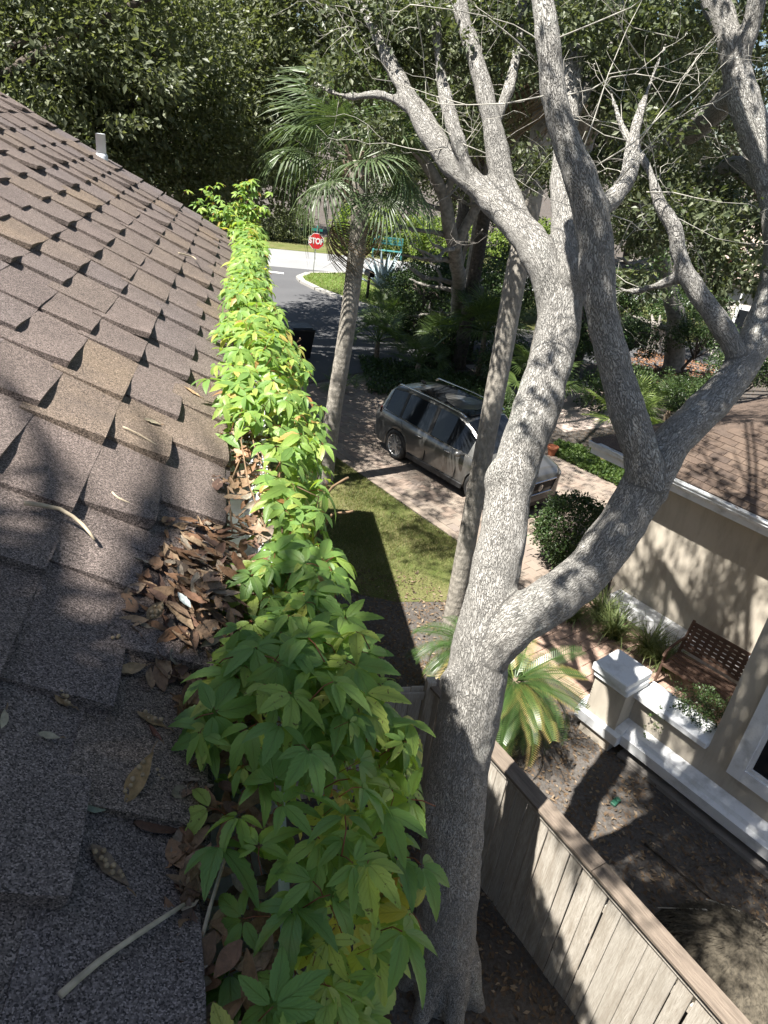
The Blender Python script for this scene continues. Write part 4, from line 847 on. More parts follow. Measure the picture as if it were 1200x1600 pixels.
hedge('darker shrubs left of the stop sign at the street edge', [(-3.5, 48.4), (3.8, 48.6)], 2.0, 1.8, 420, .16, M['far_leaf'])
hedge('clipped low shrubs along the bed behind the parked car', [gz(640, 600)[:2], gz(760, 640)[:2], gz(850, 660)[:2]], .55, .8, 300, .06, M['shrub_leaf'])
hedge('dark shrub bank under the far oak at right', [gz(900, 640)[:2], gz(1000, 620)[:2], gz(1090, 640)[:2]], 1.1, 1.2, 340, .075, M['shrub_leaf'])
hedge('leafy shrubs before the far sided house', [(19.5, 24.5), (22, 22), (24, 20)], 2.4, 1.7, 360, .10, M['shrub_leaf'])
# far houses
def gable(mb, M4, L, D, hw, hr, ov=.4):
    mb.add([tuple(M4 @ Vector(q)) for q in [(-ov, -ov, hw), (L+ov, -ov, hw), (L+ov, D/2, hr), (-ov, D/2, hr), (-ov, D+ov, hw), (L+ov, D+ov, hw), (-ov, -ov, hw-.12), (L+ov, -ov, hw-.12), (L+ov, D/2, hr-.12), (-ov, D/2, hr-.12), (-ov, D+ov, hw-.12), (L+ov, D+ov, hw-.12)]],
           [(0, 1, 2, 3), (3, 2, 5, 4), (6, 9, 8, 7), (9, 10, 11, 8), (0, 3, 9, 6), (3, 4, 10, 9), (1, 7, 8, 2), (2, 8, 11, 5), (0, 6, 7, 1), (4, 5, 11, 10)])
M['fhroof'] = plain('tan_far_roof', (.36, .29, .245), .9, var=.2, scale=3); M['siding'] = plain('pale_siding', (.52, .48, .44), .8, var=.06)
def far_house(name, label, org, rz, L, D, hw, hr, nsid):
    t = thing(name, label, 'house', org, rz); I4 = Matrix.Identity(4)
    mb = MB(); mb.box(0, L, 0, D, 0, hw-.14); mb.add([(.0, 0, hw-.14), (.0, D, hw-.14), (.0, D/2, hr-.3), (L, 0, hw-.14), (L, D, hw-.14), (L, D/2, hr-.3)], [(0, 2, 1), (3, 4, 5)]); mb.build('wall', M['siding'], t)
    mb = MB(); gable(mb, I4, L, D, hw, hr); r = mb.build('roof', M['fhroof'], t)
    for k in range(nsid):
        m = MB(); m.hexa([(0, -.03, k*.2), (L, -.03, k*.2), (L, -.003, k*.2), (0, -.003, k*.2), (0, -.012, k*.2+.195), (L, -.012, k*.2+.195), (L, -.003, k*.2+.195), (0, -.003, k*.2+.195)]); m.build('siding_board', M['siding'], t)
    for k in range(int(L//2.5)):
        m = MB(); m.box(1+k*2.5, 2+k*2.5, -.06, -.032, 1.0, 2.2); w_ = m.build('window', M['white'], t); m = MB(); m.box(1.1+k*2.5, 1.9+k*2.5, -.07, -.061, 1.1, 2.1); m.build('pane', M['glass_dark'], w_)
    return t
far_house('far_house', 'far house with pale siding and tan roof showing through the oak leaves at right', (19.5, 28.0, 0), -.80, 13, 8, 3.2, 5.2, 15)
far_house('far_house', 'tall tan roofed house topping the trees at the right edge', (31.5, 33, 0), -.95, 15, 10, 4.6, 7.0, 0)
q_ = at_z(1040, 556, 0); gw = thing('garden_wall', 'short pale garden wall standing behind the dark trunked oak', 'wall', (q_.x-.6, q_.y+.6, 0), -.4)
m = MB(); m.bev(0, 1.3, 0, .16, 0, .95, .01); m.build('wall_face', M['siding'], gw); m = MB(); m.bev(-.05, 1.35, -.04, .20, .952, 1.02, .015); m.build('coping', M['siding'], gw)

# ---------------------------------------------------------------- low planting
def bank(label, px, py, y, r, n, mat, size=.085, seed=1):
    e = [E(px+dx*r*30, py+dy, y+dyy, r*k, r*k, r*.8*k) for dx, dy, dyy, k in ((0, 0, 0, 1), (.8, 14, .4, .8), (-.8, 12, -.3, .75))]
    e = [q[:2]+(max(q[2], q[5]*.6),)+q[3:] for q in e]; return tree('shrub', label, (e[0][0], e[0][1], 0), max(.3, e[0][2]*.5), e, n, 30, r*.26, size, mat=mat, seed=seed, tr=.06)
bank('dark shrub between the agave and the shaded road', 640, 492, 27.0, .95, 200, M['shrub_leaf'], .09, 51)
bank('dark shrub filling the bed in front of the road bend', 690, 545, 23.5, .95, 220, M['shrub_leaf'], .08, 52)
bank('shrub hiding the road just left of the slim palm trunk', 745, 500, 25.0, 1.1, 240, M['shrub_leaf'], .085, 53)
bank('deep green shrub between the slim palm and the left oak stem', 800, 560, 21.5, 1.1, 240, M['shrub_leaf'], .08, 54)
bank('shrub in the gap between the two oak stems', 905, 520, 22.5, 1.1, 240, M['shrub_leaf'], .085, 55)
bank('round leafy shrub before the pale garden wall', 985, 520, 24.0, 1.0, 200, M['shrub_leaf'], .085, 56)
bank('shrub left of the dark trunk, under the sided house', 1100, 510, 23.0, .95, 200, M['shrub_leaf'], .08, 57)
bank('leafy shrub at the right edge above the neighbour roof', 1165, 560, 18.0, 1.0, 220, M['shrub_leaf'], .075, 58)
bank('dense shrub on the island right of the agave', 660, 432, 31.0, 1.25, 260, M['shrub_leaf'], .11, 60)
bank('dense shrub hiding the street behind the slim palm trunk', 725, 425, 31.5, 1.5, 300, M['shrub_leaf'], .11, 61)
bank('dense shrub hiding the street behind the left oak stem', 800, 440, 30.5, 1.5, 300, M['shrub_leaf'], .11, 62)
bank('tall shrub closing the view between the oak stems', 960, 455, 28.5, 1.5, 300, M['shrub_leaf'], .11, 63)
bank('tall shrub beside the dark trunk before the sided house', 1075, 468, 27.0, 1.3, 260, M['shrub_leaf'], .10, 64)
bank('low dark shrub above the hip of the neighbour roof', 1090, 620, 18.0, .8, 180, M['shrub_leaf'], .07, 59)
def bush(name, label, base, r, n, size, mat, cat='shrub', hz=None, seed=1):
    t = thing(name, label, cat, base); hz = hz or r; c, d = clumps([(base[0], base[1], base[2]+hz*1.05, r, r, hz)], n, 20, r*.26, .75); kid(leafcloud('foliage', c, d, size, mat, aspect=.6), t)
    mb = MB(); rd = random.Random(seed)
    for k in range(6): a = rd.uniform(0, 6.28); mb.tube([(0, 0, 0), (math.cos(a)*r*.3, math.sin(a)*r*.3, hz*.6), (math.cos(a)*r*.7, math.sin(a)*r*.7, hz*1.2)], [.02, .014, .006], 5)
    kind(mb.build('stem', M['dark_bark'], t), 'stuff'); return t
p = at_z(893, 832, .75); bush('round_bush', 'clipped round dark bush at the drive corner of the tan house', (p.x, p.y, .08), .66, 520, .055, M['shrub_leaf'], 'bush', .68)
def clump(name, label, base, n, h, mat, wd=.008, seed=1, spread=1.0):
    r = np.random.default_rng(seed); v = []; f = []
    for k in range(n):
        a = r.uniform(0, 2*PI); L = h*r.uniform(.55, 1.15); e = r.uniform(.25, 1.2)*spread; b = np.array([r.normal(0, .05), r.normal(0, .05), 0]); dv = np.array([math.cos(a), math.sin(a), 0]); sd = np.array([-dv[1], dv[0], 0])*wd; n0 = len(v)
        for t in (0, .35, .7, 1):
            ang = e*t*1.25; q = b+dv*L*t*math.sin(.25+ang*.8)+np.array([0, 0, L*t*math.cos(ang)]); w = 1-.9*t*t
            v += [q-sd*w, q+sd*w]
        for i in range(3): j = n0+2*i; f.append((j, j+1, j+3, j+2))
    t = thing(name, label, 'grass clump', base); mesh_np('blade', v, f, mat, t, False); return t
M['liriope'] = leafmat('strap_grass', [(.10, .14, .05), (.15, .19, .07), (.20, .23, .10), (.07, .10, .035)], .45, .3)
for i, (s, w, h, lb) in enumerate(((-5.05, 9.55, .62, 'strap leaved grass clump nearest the drive end of the courtyard wall'), (-4.62, 9.30, .66, 'strap leaved grass clump in the middle of the courtyard bed'), (-4.05, 9.45, .60, 'grass clump between the courtyard wall band and the bench'), (-3.72, 9.35, .55, 'grass clump touching the bench armrest'), (-5.3, 9.05, .5, 'small grass clump behind the oak limb at the courtyard entrance'))):
    clump('grass_clump', lb, N(s, w, .05), 190, h, M['liriope'], .009, 60+i)
t = thing('trailing_plant', 'small leaved green plant spilling over the white ledge beside the house wall', 'plant', N(-2.4, 7.9, .05))
c0_ = N(-2.42, 7.86, 1.05); c, d = clumps([(c0_.x, c0_.y, 1.02, .40, .40, .17)], 110, 22, .10, .3); kid(leafcloud('foliage', c, d, .032, M['shrub_leaf'], aspect=.55), t)
pts = []
for j in range(40): q = N(-2.78+.06*math.sin(j*.35), 7.42-.03*math.sin(j*.2), .98-.014*j); pts.append(tuple(q+Vector((rng.normal(0, .02), rng.normal(0, .02), 0))))
c = np.repeat(np.array(pts), 3, 0)+rng.normal(0, .025, (120, 3)); c[:, :2] -= np.array(WI.xy)*.02
kind(kid(leafcloud('runner', c, np.tile([0, 0, -1.0], (120, 1)), .03, M['cover_leaf'], aspect=.55), t), 'stuff')
mb = MB(); a, b = N(-2.42, 7.86, .03), N(-2.42, 7.86, .95); mb.tube([a, a.lerp(b, .5)+Vector((.03, .02, 0)), b], [.02, .015, .012], 6); kid(mb.build('stem', M['dark_bark']), t)
# ground cover patches
def cover(name, poly, n, size, h, mat, zz=0):
    P = []; xs = [q[0] for q in poly]; ys = [q[1] for q in poly]
    while len(P) < n:
        x, y = random.uniform(min(xs), max(xs)), random.uniform(min(ys), max(ys))
        if inside(x, y, poly): P.append((x, y, zz+random.uniform(.02, h)*(.6+.4*noise.noise(Vector((x*2, y*2, 0))))))
    return kind(leafcloud(name, P, np.tile([0, 0, .4], (n, 1)), size, mat, aspect=.65), 'stuff')
cover('ground_cover', [gz(870, 690)[:2], gz(985, 735)[:2], gz(985, 770)[:2], gz(862, 712)[:2]], 6000, .08, .22, M['cover_leaf'])
cover('ground_cover', [gz(560, 560)[:2], gz(700, 580)[:2], gz(860, 640)[:2], gz(850, 690)[:2], gz(740, 655)[:2], gz(575, 615)[:2]], 12000, .09, .28, M['shrub_leaf'])
M['mulch'] = leafmat('bark_mulch', [(.16, .09, .055), (.22, .12, .07), (.12, .075, .05), (.28, .17, .10)], .9, .05)
def scatter(name, poly, n, size, mat, h=.03):
    P = []; xs = [q[0] for q in poly]; ys = [q[1] for q in poly]
    while len(P) < n:
        x, y = random.uniform(min(xs), max(xs)), random.uniform(min(ys), max(ys))
        if inside(x, y, poly): P.append((x, y, random.uniform(.006, h)))
    dd = rng.normal(0, 1, (n, 3)); dd[:, 2] *= .15
    return kind(leafcloud(name, P, dd*2, size, mat, aspect=.45, up=1.5), 'stuff')
scatter('mulch', [gz(960, 600)[:2], gz(1120, 640)[:2], gz(1130, 575)[:2], gz(1000, 545)[:2]], 4500, .11, leafmat('orange_mulch', [(.22, .11, .06), (.28, .14, .075), (.16, .09, .055), (.33, .18, .10)], .9, .05))
M['litter'] = leafmat('fallen_leaves', [(.10, .065, .04), (.16, .105, .06), (.22, .16, .10), (.07, .05, .035), (.26, .20, .14)], .8, .1)
scatter('fallen_leaves', [(.2, 1.2), (5, -.5), (6.2, 3.5), (4.8, 6.6), (3.2, 10.4), (1.0, 10.6), (0, 6)], 9000, .06, M['litter'])
# bed plants
av = thing('agave_plant', 'big grey-blue spiky agave on the grass island behind the palm trunk', 'agave', (6.35, 34.0, .1)); rd = random.Random(4)
am = plain('agave_skin', (.36, .44, .46), .55, var=.15, scale=3)
for k in range(46):
    az = k*2.39996; el = 1.45-1.15*(k/46); L = 2.0*rd.uniform(.85, 1.05); v = []; f = []
    for i, tt in enumerate((0, .25, .5, .75, 1)):
        w = (.10+.10*math.sin(PI*min(1, tt*1.2)))*(1-tt)**.5*.75; z = -.10*tt*tt; v += [(tt*L, -w, z+w*.35), (tt*L, 0, z), (tt*L, w, z+w*.35)]
        if i: b = i*3; f += [(b-3, b-2, b+1, b), (b-2, b-1, b+2, b+1)]
    o = mesh_np('blade', v, f, am, av); o.matrix_local = Matrix.Translation((0, 0, .15)) @ orient(az, el)
# dry root mound by the fence
dm = plain('dry_straw', (.075, .064, .047), .95, var=.6, scale=26)
rt_ = thing('dry_grass_mound', 'dark mound of drooping dry stems piled against the fence at lower right', 'grass mound', at_z(1135, 1545, 0))
mc = at_z(1140, 1560, 0); v = []; f = []
for k in range(2600):
    a = rng.uniform(0, 2*PI); r0 = rng.uniform(0, .45); L = rng.uniform(.35, .75); sw = rng.normal(0, .5); n0 = len(v); wd = rng.uniform(.004, .009)
    for t in (0, .33, .66, 1):
        rr = r0+L*t*.62; aa = a+sw*t*.5; z = .62*max(0.0, 1-(rr/.85)**2.2)+rng.uniform(0, .07)+.02; x, y = rr*math.cos(aa), rr*math.sin(aa)
        v += [(x-wd*math.sin(aa), y+wd*math.cos(aa), z), (x+wd*math.sin(aa), y-wd*math.cos(aa), z)]
    for i in range(3): j = n0+2*i; f.append((j, j+1, j+3, j+2))
mesh_np('dry_stem', v, f, dm, rt_)
mb = MB(); mb.lathe([(.86, 0), (.74, .22), (.5, .45), (.2, .56), (.02, .58)], 24); mb.build('mound', plain('dark_humus', (.05, .042, .034), .95, bump=.03), rt_, smooth=True)
mb = MB(); 
for k in range(5):
    a = rng.uniform(0, 6.28); mb.tube([(.2*math.cos(a), .2*math.sin(a), .6), (.5*math.cos(a+.3), .5*math.sin(a+.3), .5), (.85*math.cos(a+.5), .85*math.sin(a+.5), .12)], [.012, .01, .006], 5)
mb.build('dry_stalk', M['twig'], rt_)
# ---------------------------------------------------------------- parked car
def car():
    t = thing('parked_car', 'grey three-row family car parked on the paver drive, roof rails and dark windows', 'car', N(-10.50, 11.30, .03), math.atan2(U.y, U.x)+.035)
    def ip(x, tab):
        xs = [a for a, b in tab]; ys = [b for a, b in tab]; return float(np.interp(x, xs, ys))
    from functools import partial
    zt = [(-2.5, .95), (-2.46, 1.12), (-2.38, 1.30), (-2.24, 1.52), (-2.08, 1.655), (-1.6, 1.735), (-.8, 1.765), (0, 1.765), (.30, 1.735), (.55, 1.675), (.85, 1.53), (1.2, 1.345), (1.5, 1.19), (1.62, 1.15), (2.0, 1.10), (2.26, 1.03), (2.40, .93), (2.48, .78)]
    zb = [(-2.5, .93), (-2.2, 1.10), (-1.0, 1.075), (.6, 1.03), (1.5, 1.06), (1.62, 1.05), (2.0, 1.01), (2.3, .94), (2.48, .74)]
    wmid = [(-2.5, .80), (-2.42, .88), (-2.2, .935), (-1.6, .975), (0, .985), (1.5, .975), (2.0, .95), (2.25, .89), (2.42, .78), (2.48, .66)]
    wroof = [(-2.5, .60), (-2.1, .60), (-1.6, .625), (0, .64), (.7, .62), (1.5, .70), (1.62, .74), (2.3, .72), (2.48, .6)]
    X = np.concatenate([np.arange(-2.5, 2.481, .04), [2.48]]); AX = (-1.45, 1.45); AR = .43
    def low(x):
        z = .24 if abs(x) < 2.2 else .24+.14*(abs(x)-2.2)/.3
        for a in AX:
            if abs(x-a) < AR: z = max(z, .36+math.sqrt(AR*AR-(x-a)**2)*1.0)
        return z
    rows = []
    for x in X:
        zl, b_, tp, wm, wr_ = low(x), ip(x, zb), ip(x, zt), ip(x, wmid), ip(x, wroof)
        ph = 1 if x < 1.55 else 0; glass_h = max(0, tp-b_-.03)
        arch = max([0]+[1-abs(abs(x-a)-AR)/.1 for a in AX if abs(abs(x-a)-AR) < .1])
        L = [(wm*.955, zl), (wm*.975+.012*arch, max(zl, .42)), (wm*.972, max(zl, .60)), (wm*1.0, max(zl, .78)), (wm*.992, max(zl, .9)+.0), (wm*.955, max(b_-.02, zl)), (wm*.925, b_+.012)]
        if x < 1.52: rz_ = tp-.075; L += [(wr_+(wm*.925-wr_)*.0+.045, rz_), (wr_, tp-.028), (wr_*.6, tp), (0, tp+.012)]
        else: L += [(wr_*1.06, b_+(tp-b_)*.55), (wr_*.92, tp-.006), (wr_*.5, tp), (0, tp+.01)]
        rows.append(L)
    nr_ = len(rows[0]); nx = len(X); V = np.array(rows)                      # nx, nr, (w,z)
    def quad_region(sel, off=0.0):
        v = []; f = []; idx = {}
        def vid(i, j, s):
            k = (i, j, s)
            if k not in idx: idx[k] = len(v); v.append((X[i], s*(V[i, j, 0]+off*(j < 9)), V[i, j, 1]+off*(j >= 7)))
            return idx[k]
        for s in (-1, 1):
            for i in range(nx-1):
                for j in range(nr_-1):
                    if sel(.5*(X[i]+X[i+1]), j, s): q = (vid(i, j, s), vid(i+1, j, s), vid(i+1, j+1, s), vid(i, j+1, s)); f.append(q if s < 0 else q[::-1])
        return v, f
    def is_side(x): return -2.04 < x < 1.0 and not (-1.50 < x < -1.42 or -.42 < x < -.30)
    def side(x, j, s): return j == 6 and is_side(x)
    def shield(x, j, s): return .60 < x < 1.48 and j in (8, 9)
    def rear(x, j, s): return -2.42 < x < -2.14 and j in (8, 9)
    def body(x, j, s): return not (side(x, j, s) or shield(x, j, s) or rear(x, j, s) or (j == 6 and (-1.50 < x < -1.42 or -.42 < x < -.30)))
    pt = NT('grey_car_paint'); pt.set('Base Color', (.14, .138, .133, 1)); pt.b.inputs['Metallic'].default_value = .55; pt.b.inputs['Coat Weight'].default_value = .8; pt.b.inputs['Coat Roughness'].default_value = .05; paint = pt.done(.28, .5)
    gl = M['glass_dark']; blk = plain('black_plastic', (.02, .02, .021), .55, var=.1); chrome = plain('bright_trim', (.62, .62, .62), .22, 1.0, var=.02); rub = plain('tyre_rubber', (.022, .022, .022), .8); alloy = plain('alloy_wheel', (.46, .46, .46), .3, .85, var=.05)
    v, f = quad_region(body); bm = MB(); bm.add(v, f)
    for i in (0, nx-1):                                  # closing ends
        c = [(X[i], -V[i, j, 0], V[i, j, 1]) for j in range(nr_)]+[(X[i], V[i, j, 0], V[i, j, 1]) for j in range(nr_-2, -1, -1)]
        bm.add(c, [tuple(range(len(c)))] if i else [tuple(range(len(c)))[::-1]])
    bm.build('body', paint, t, smooth=True)
    sh = MB(); sh.box(-2.35, 2.3, -.80, .80, .20, .95); sh.build('underbody', blk, t)
    for s in (-1, 1):
        for a, b in ((-2.04, -1.50), (-1.42, -.42), (-.30, 1.0)):
            v, f = quad_region(lambda x, j, q: j == 6 and q == s and a < x < b, -.006); m = MB(); m.add(v, f); m.build('side_window', gl, t, smooth=True)
    for s in (-1, 1):
        for a, b in ((-1.50, -1.42), (-.42, -.30)): v, f = quad_region(lambda x, j, q: j == 6 and q == s and a < x < b, .002); m = MB(); m.add(v, f); m.build('door_pillar', blk, t, smooth=True)
    v, f = quad_region(shield, -.004); m = MB(); m.add(v, f); m.build('windscreen', gl, t, smooth=True)
    v, f = quad_region(rear, -.004); m = MB(); m.add(v, f); m.build('rear_window', gl, t, smooth=True)
    m = MB(); m.hexa([(-1.3, -.5, 1.765), (.5, -.5, 1.735), (.5, .5, 1.735), (-1.3, .5, 1.765), (-1.3, -.5, 1.784), (.5, -.5, 1.745), (.5, .5, 1.745), (-1.3, .5, 1.784)]); m.build('sunroof', gl, t)
    for s in (-1, 1):
        m = MB(); m.tube([(-1.95, s*.63, 1.70), (-1.85, s*.635, 1.765), (-.6, s*.655, 1.80), (.3, s*.65, 1.775), (.5, s*.64, 1.72)], .022, 8); m.build('roof_rail', chrome, t, smooth=True)
        m = MB(); m.bev(-1.0, 1.0, s*.955-.03, s*.955+.03, .24, .37, .02); m.build('side_skirt', blk, t)
        m = MB(); m.tube([(-2.1, s*.925, 1.092), (-1, s*.918, 1.072), (.4, s*.914, 1.04), (1.3, s*.905, 1.05)], .011, 6); m.build('window_trim', chrome, t)
        for xa in (-.62, .38):
            m = MB(); m.tube([(xa-.11, s*.985, .93), (xa, s*1.012, .935), (xa+.11, s*.985, .93)], .015, 8); m.build('door_handle', chrome, t, smooth=True)
        for xa in (-1.36, -.36, .72):
            m = MB(); m.hexa([(xa-.004, s*.97, .40), (xa+.004, s*.97, .40), (xa+.004, s*.988, .40), (xa-.004, s*.988, .40), (xa-.004, s*.91, 1.05), (xa+.004, s*.91, 1.05), (xa+.004, s*.935, 1.05), (xa-.004, s*.935, 1.05)] if xa > -1 else [(xa+.12, s*.97, .86), (xa+.128, s*.97, .86), (xa+.128, s*.989, .86), (xa+.12, s*.989, .86), (xa, s*.91, 1.05), (xa+.008, s*.91, 1.05), (xa+.008, s*.936, 1.05), (xa, s*.936, 1.05)]); m.build('door_seam', blk, t)
        m = MB(); m.ball((.86, s*1.08, 1.07), .1, 12, 8, (.8, 1.15, .75)); m.tube([(.9, s*.93, 1.04), (.87, s*1.05, 1.05)], .03, 6); m.build('wing_mirror', paint, t, smooth=True)
        m = MB(); m.hexa([(2.10, s*.90, .80), (2.43, s*.60, .78), (2.45, s*.62, .80), (2.12, s*.93, .82), (2.06, s*.89, .93), (2.40, s*.58, .87), (2.41, s*.60, .88), (2.08, s*.92, .94)]); m.build('headlight', plain('clear_lamp', (.6, .63, .66), .08, .3), t)
        m = MB(); m.hexa([(-2.50, s*.55, .98), (-2.22, s*.93, .98), (-2.20, s*.955, .98), (-2.515, s*.56, .98), (-2.45, s*.55, 1.10), (-2.2, s*.915, 1.12), (-2.19, s*.94, 1.12), (-2.475, s*.56, 1.10)]); m.build('tail_light', plain('red_lamp', (.30, .012, .012), .15), t)
        for xa in AX:
            R_ = Matrix.Translation((xa, s*.86, .385)) @ Matrix.Rotation(PI/2*s, 4, 'X')
            w = bpy.data.objects.new('wheel', None); link(w, t); w.matrix_local = Matrix.Identity(4)
            m = MB(); m.lathe([(.25, -.11), (.33, -.115), (.37, -.095), (.385, -.05), (.385, .05), (.37, .095), (.33, .115), (.265, .112), (.255, .07)], 32, R_ @ Matrix.Rotation(PI, 4, 'X'), False); m.build('tyre', rub, w, smooth=True)
            m = MB(); sgn = -1
            m.lathe([(.262, -.113), (.268, -.118), (.255, -.10), (.25, -.04), (.02, -.03)], 32, R_, False); 
            for k in range(10):
                a = 2*PI*k/10; Rk = R_ @ Matrix.Rotation(a+(.10 if k % 2 else -.10), 4, 'Z'); m.box(.05, .257, -.018, .018, -.112, -.075, Rk)
            m.lathe([(.065, -.12), (.065, -.07)], 14, R_); m.build('rim', alloy, w)
    g_ = MB()
    g_.hexa([(2.475, -.42, .55), (2.475, .42, .55), (2.45, .42, .55), (2.45, -.42, .55), (2.49, -.5, .82), (2.49, .5, .82), (2.46, .5, .82), (2.46, -.5, .82)]); gr_ = g_.build('grille', blk, t)
    fr_ = MB(); fr_.tube([(2.492, -.52, .83), (2.485, -.43, .54), (2.485, .43, .54), (2.492, .52, .83), (2.492, -.52, .83)], .017, 6); fr_.build('grille_frame', chrome, t)
    m = MB(); m.lathe([(.0, .0), (.085, .0), (.085, .012), (.06, .02)], 20, Matrix.Translation((2.49, 0, .69)) @ Matrix.Rotation(PI/2, 4, 'Y')); m.build('emblem', chrome, t)
    m = MB(); m.bev(2.25, 2.47, -.78, .78, .26, .42, .03); m.build('front_bumper', blk, t)
    m = MB(); m.bev(-2.5, -2.3, -.84, .84, .30, .55, .03); m.build('rear_bumper', blk, t)
    m = MB(); m.ball((-1.75, 0, 1.78), .05, 8, 6, (2.2, .5, 1)); m.build('roof_aerial', blk, t, smooth=True)
    t.scale = (.92, .96, .965)
car()
# ---------------------------------------------------------------- stop sign, cart, bench over the road, mailbox, pots
def text_mesh(txt, size, mat, name, parent, M4, depth=.004):
    cu = bpy.data.curves.new('t', 'FONT'); cu.body = txt; cu.size = size; cu.align_x = 'CENTER'; cu.align_y = 'CENTER'; cu.extrude = depth; cu.offset = .012
    o = bpy.data.objects.new('t', cu); COL.objects.link(o); dg = bpy.context.evaluated_depsgraph_get(); me = bpy.data.meshes.new_from_object(o.evaluated_get(dg)); bpy.data.objects.remove(o)
    me.materials.clear(); me.materials.append(mat); q = bpy.data.objects.new(name, me); link(q, parent); q.matrix_local = M4; return q
sp_ = at_z(489, 430, 0.0); ss = thing('stop_sign', 'red octagonal stop sign on a metal post at the road corner', 'sign', (sp_.x, sp_.y, .0), -.05)
galv = plain('galvanised_post', (.42, .43, .42), .5, .6); red = plain('sign_red', (.60, .03, .035), .4, var=.03); wht = plain('sign_white', (.82, .82, .82), .4, var=.02); grn = plain('sign_green', (.03, .24, .20), .4, var=.05)
TL = Matrix.Rotation(.03, 4, 'Y'); zc = 1.66
m = MB(); m.box(-.022, .022, -.014, .014, 0, 2.28, TL); m.build('post', galv, ss)
octo = lambda r: [(r*math.cos(PI/8+k*PI/4), r*math.sin(PI/8+k*PI/4)) for k in range(8)]
def octplate(r, y0, y1): m = MB(); P_ = octo(r); m.add([tuple(TL @ Vector((x, y, zc+z))) for y in (y0, y1) for x, z in P_], [tuple(range(8)), tuple(range(15, 7, -1))]+[(i, 8+i, 8+(i+1) % 8, (i+1) % 8) for i in range(8)]); return m
octplate(.41, -.030, -.018).build('sign_border', wht, ss); octplate(.385, -.034, -.0305).build('sign_plate', red, ss)
text_mesh('STOP', .30, wht, 'lettering', ss, TL @ Matrix.Translation((0, -.036, zc)) @ Matrix.Rotation(PI/2, 4, 'X') @ Matrix.Scale(1.25, 4, (0, 1, 0)))
m = MB(); m.box(-.27, .27, -.006, .006, 2.14, 2.26, TL); m.build('name_blade', grn, ss); m = MB(); m.box(-.006, .006, -.27, .27, 2.265, 2.385, TL); m.build('name_blade', grn, ss)
bp = at_z(466, 560, 0); tc = thing('rubbish_cart', 'black wheeled rubbish cart standing on the road by the creeper', 'bin', (bp.x, bp.y, .004), .25)
bk = plain('black_cart_plastic', (.012, .012, .013), .45, var=.15)
m = MB(); m.hexa([(-.30, -.30, .08), (.30, -.30, .08), (.30, .30, .08), (-.30, .30, .08), (-.38, -.40, 1.0), (.38, -.40, 1.0), (.38, .40, 1.0), (-.38, .40, 1.0)]); m.build('body', bk, tc)
m = MB(); m.bev(-.405, .405, -.44, .43, 1.001, 1.06, .025); m.bev(-.34, .34, -.36, .34, 1.061, 1.09, .02); m.build('lid', bk, tc)
m = MB(); m.tube([(-.32, .46, 1.0), (.32, .46, 1.0)], .02, 8); m.build('handle', bk, tc)
for s in (-1, 1): m = MB(); m.lathe([(.02, -.03), (.13, -.03), (.13, .03), (.02, .03)], 16, Matrix.Translation((s*.32, .30, .13)) @ Matrix.Rotation(PI/2, 4, 'Y')); m.build('wheel', bk, tc)
tq = at_z(612, 412, 0); tb2 = thing('teal_bench', 'teal painted bench at the far side of the street before the hedge', 'bench', (tq.x, 45.6, .0), -.12); tl = plain('teal_paint', (.04, .17, .17), .5)
for k in range(3): m = MB(); m.bev(-.95, .95, .12, .16, .78+k*.16, .90+k*.16, .01); m.build('back_slat', tl, tb2)
for k in range(3): m = MB(); m.bev(-.95, .95, -.36+k*.15, -.24+k*.15, .44, .48, .01); m.build('seat_slat', tl, tb2)
for s in (-1, 1): m = MB(); m.bev(s*.88-.05, s*.88+.05, -.36, .16, .0, .43, .01); m.bev(s*.88-.05, s*.88+.05, .165, .23, 0, 1.2, .01); m.build('leg', tl, tb2)
mq = at_z(573, 470, 0); mx = thing('mailbox', 'black mailbox on a post beside the agave', 'mailbox', (mq.x, mq.y, .1), .3)
m = MB(); m.box(-.05, .05, -.05, .05, 0, 1.0); m.build('post', bk, mx); m = MB(); P_ = [(-.13, 0), (.13, 0), (.13, .16), (.09, .24), (0, .28), (-.09, .24), (-.13, .16)]
m.add([(x, y, 1.0+z) for y in (-.28, .28) for x, z in P_], [tuple(range(7)), tuple(range(13, 6, -1))]+[(i, 7+i, 7+(i+1) % 7, (i+1) % 7) for i in range(7)]); m.build('box', bk, mx)
terra = plain('terracotta', (.36, .13, .065), .8)
for (px, py, r, h, lb) in ((861, 712, .14, .26, 'small terracotta pot at the drive edge in front of the car nose'),):
    q = at_z(px, py, 0); pt_ = thing('terracotta_pot', lb, 'pot', (q.x, q.y, .01)); m = MB(); m.lathe([(r*.65, 0), (r*.95, h*.8), (r*1.08, h*.8), (r*1.08, h), (r*.95, h), (r*.88, h*.85)], 20, None, True); m.build('pot', terra, pt_, smooth=False)
q = at_z(944, 726, 0); m = MB(); m.hexa([(q.x-.12, q.y-.1, 0), (q.x+.12, q.y-.1, 0), (q.x+.12, q.y+.1, 0), (q.x-.12, q.y+.1, 0), (q.x-.10, q.y-.07, .38), (q.x+.09, q.y-.08, .42), (q.x+.10, q.y+.07, .40), (q.x-.10, q.y+.07, .36)]); tag(m.build('marker_stone', plain('honey_stone', (.40, .31, .16), .9, var=.3, scale=14)), 'small upright honey coloured stone in the ground cover by the garage', 'stone')
fq = at_y(1158, 412, 24); fl = thing('flag', 'dark red and white striped flag hanging from a pole before the far sided house', 'flag', (fq.x, fq.y, 0))
m = MB(); m.tube([(0.45, 0, fq.z-.2), (-.2, -.1, fq.z+.75)], .018, 6); m.tube([(.45, 0, 0), (.45, 0, fq.z-.2)], .03, 6); m.build('pole', wht, fl)
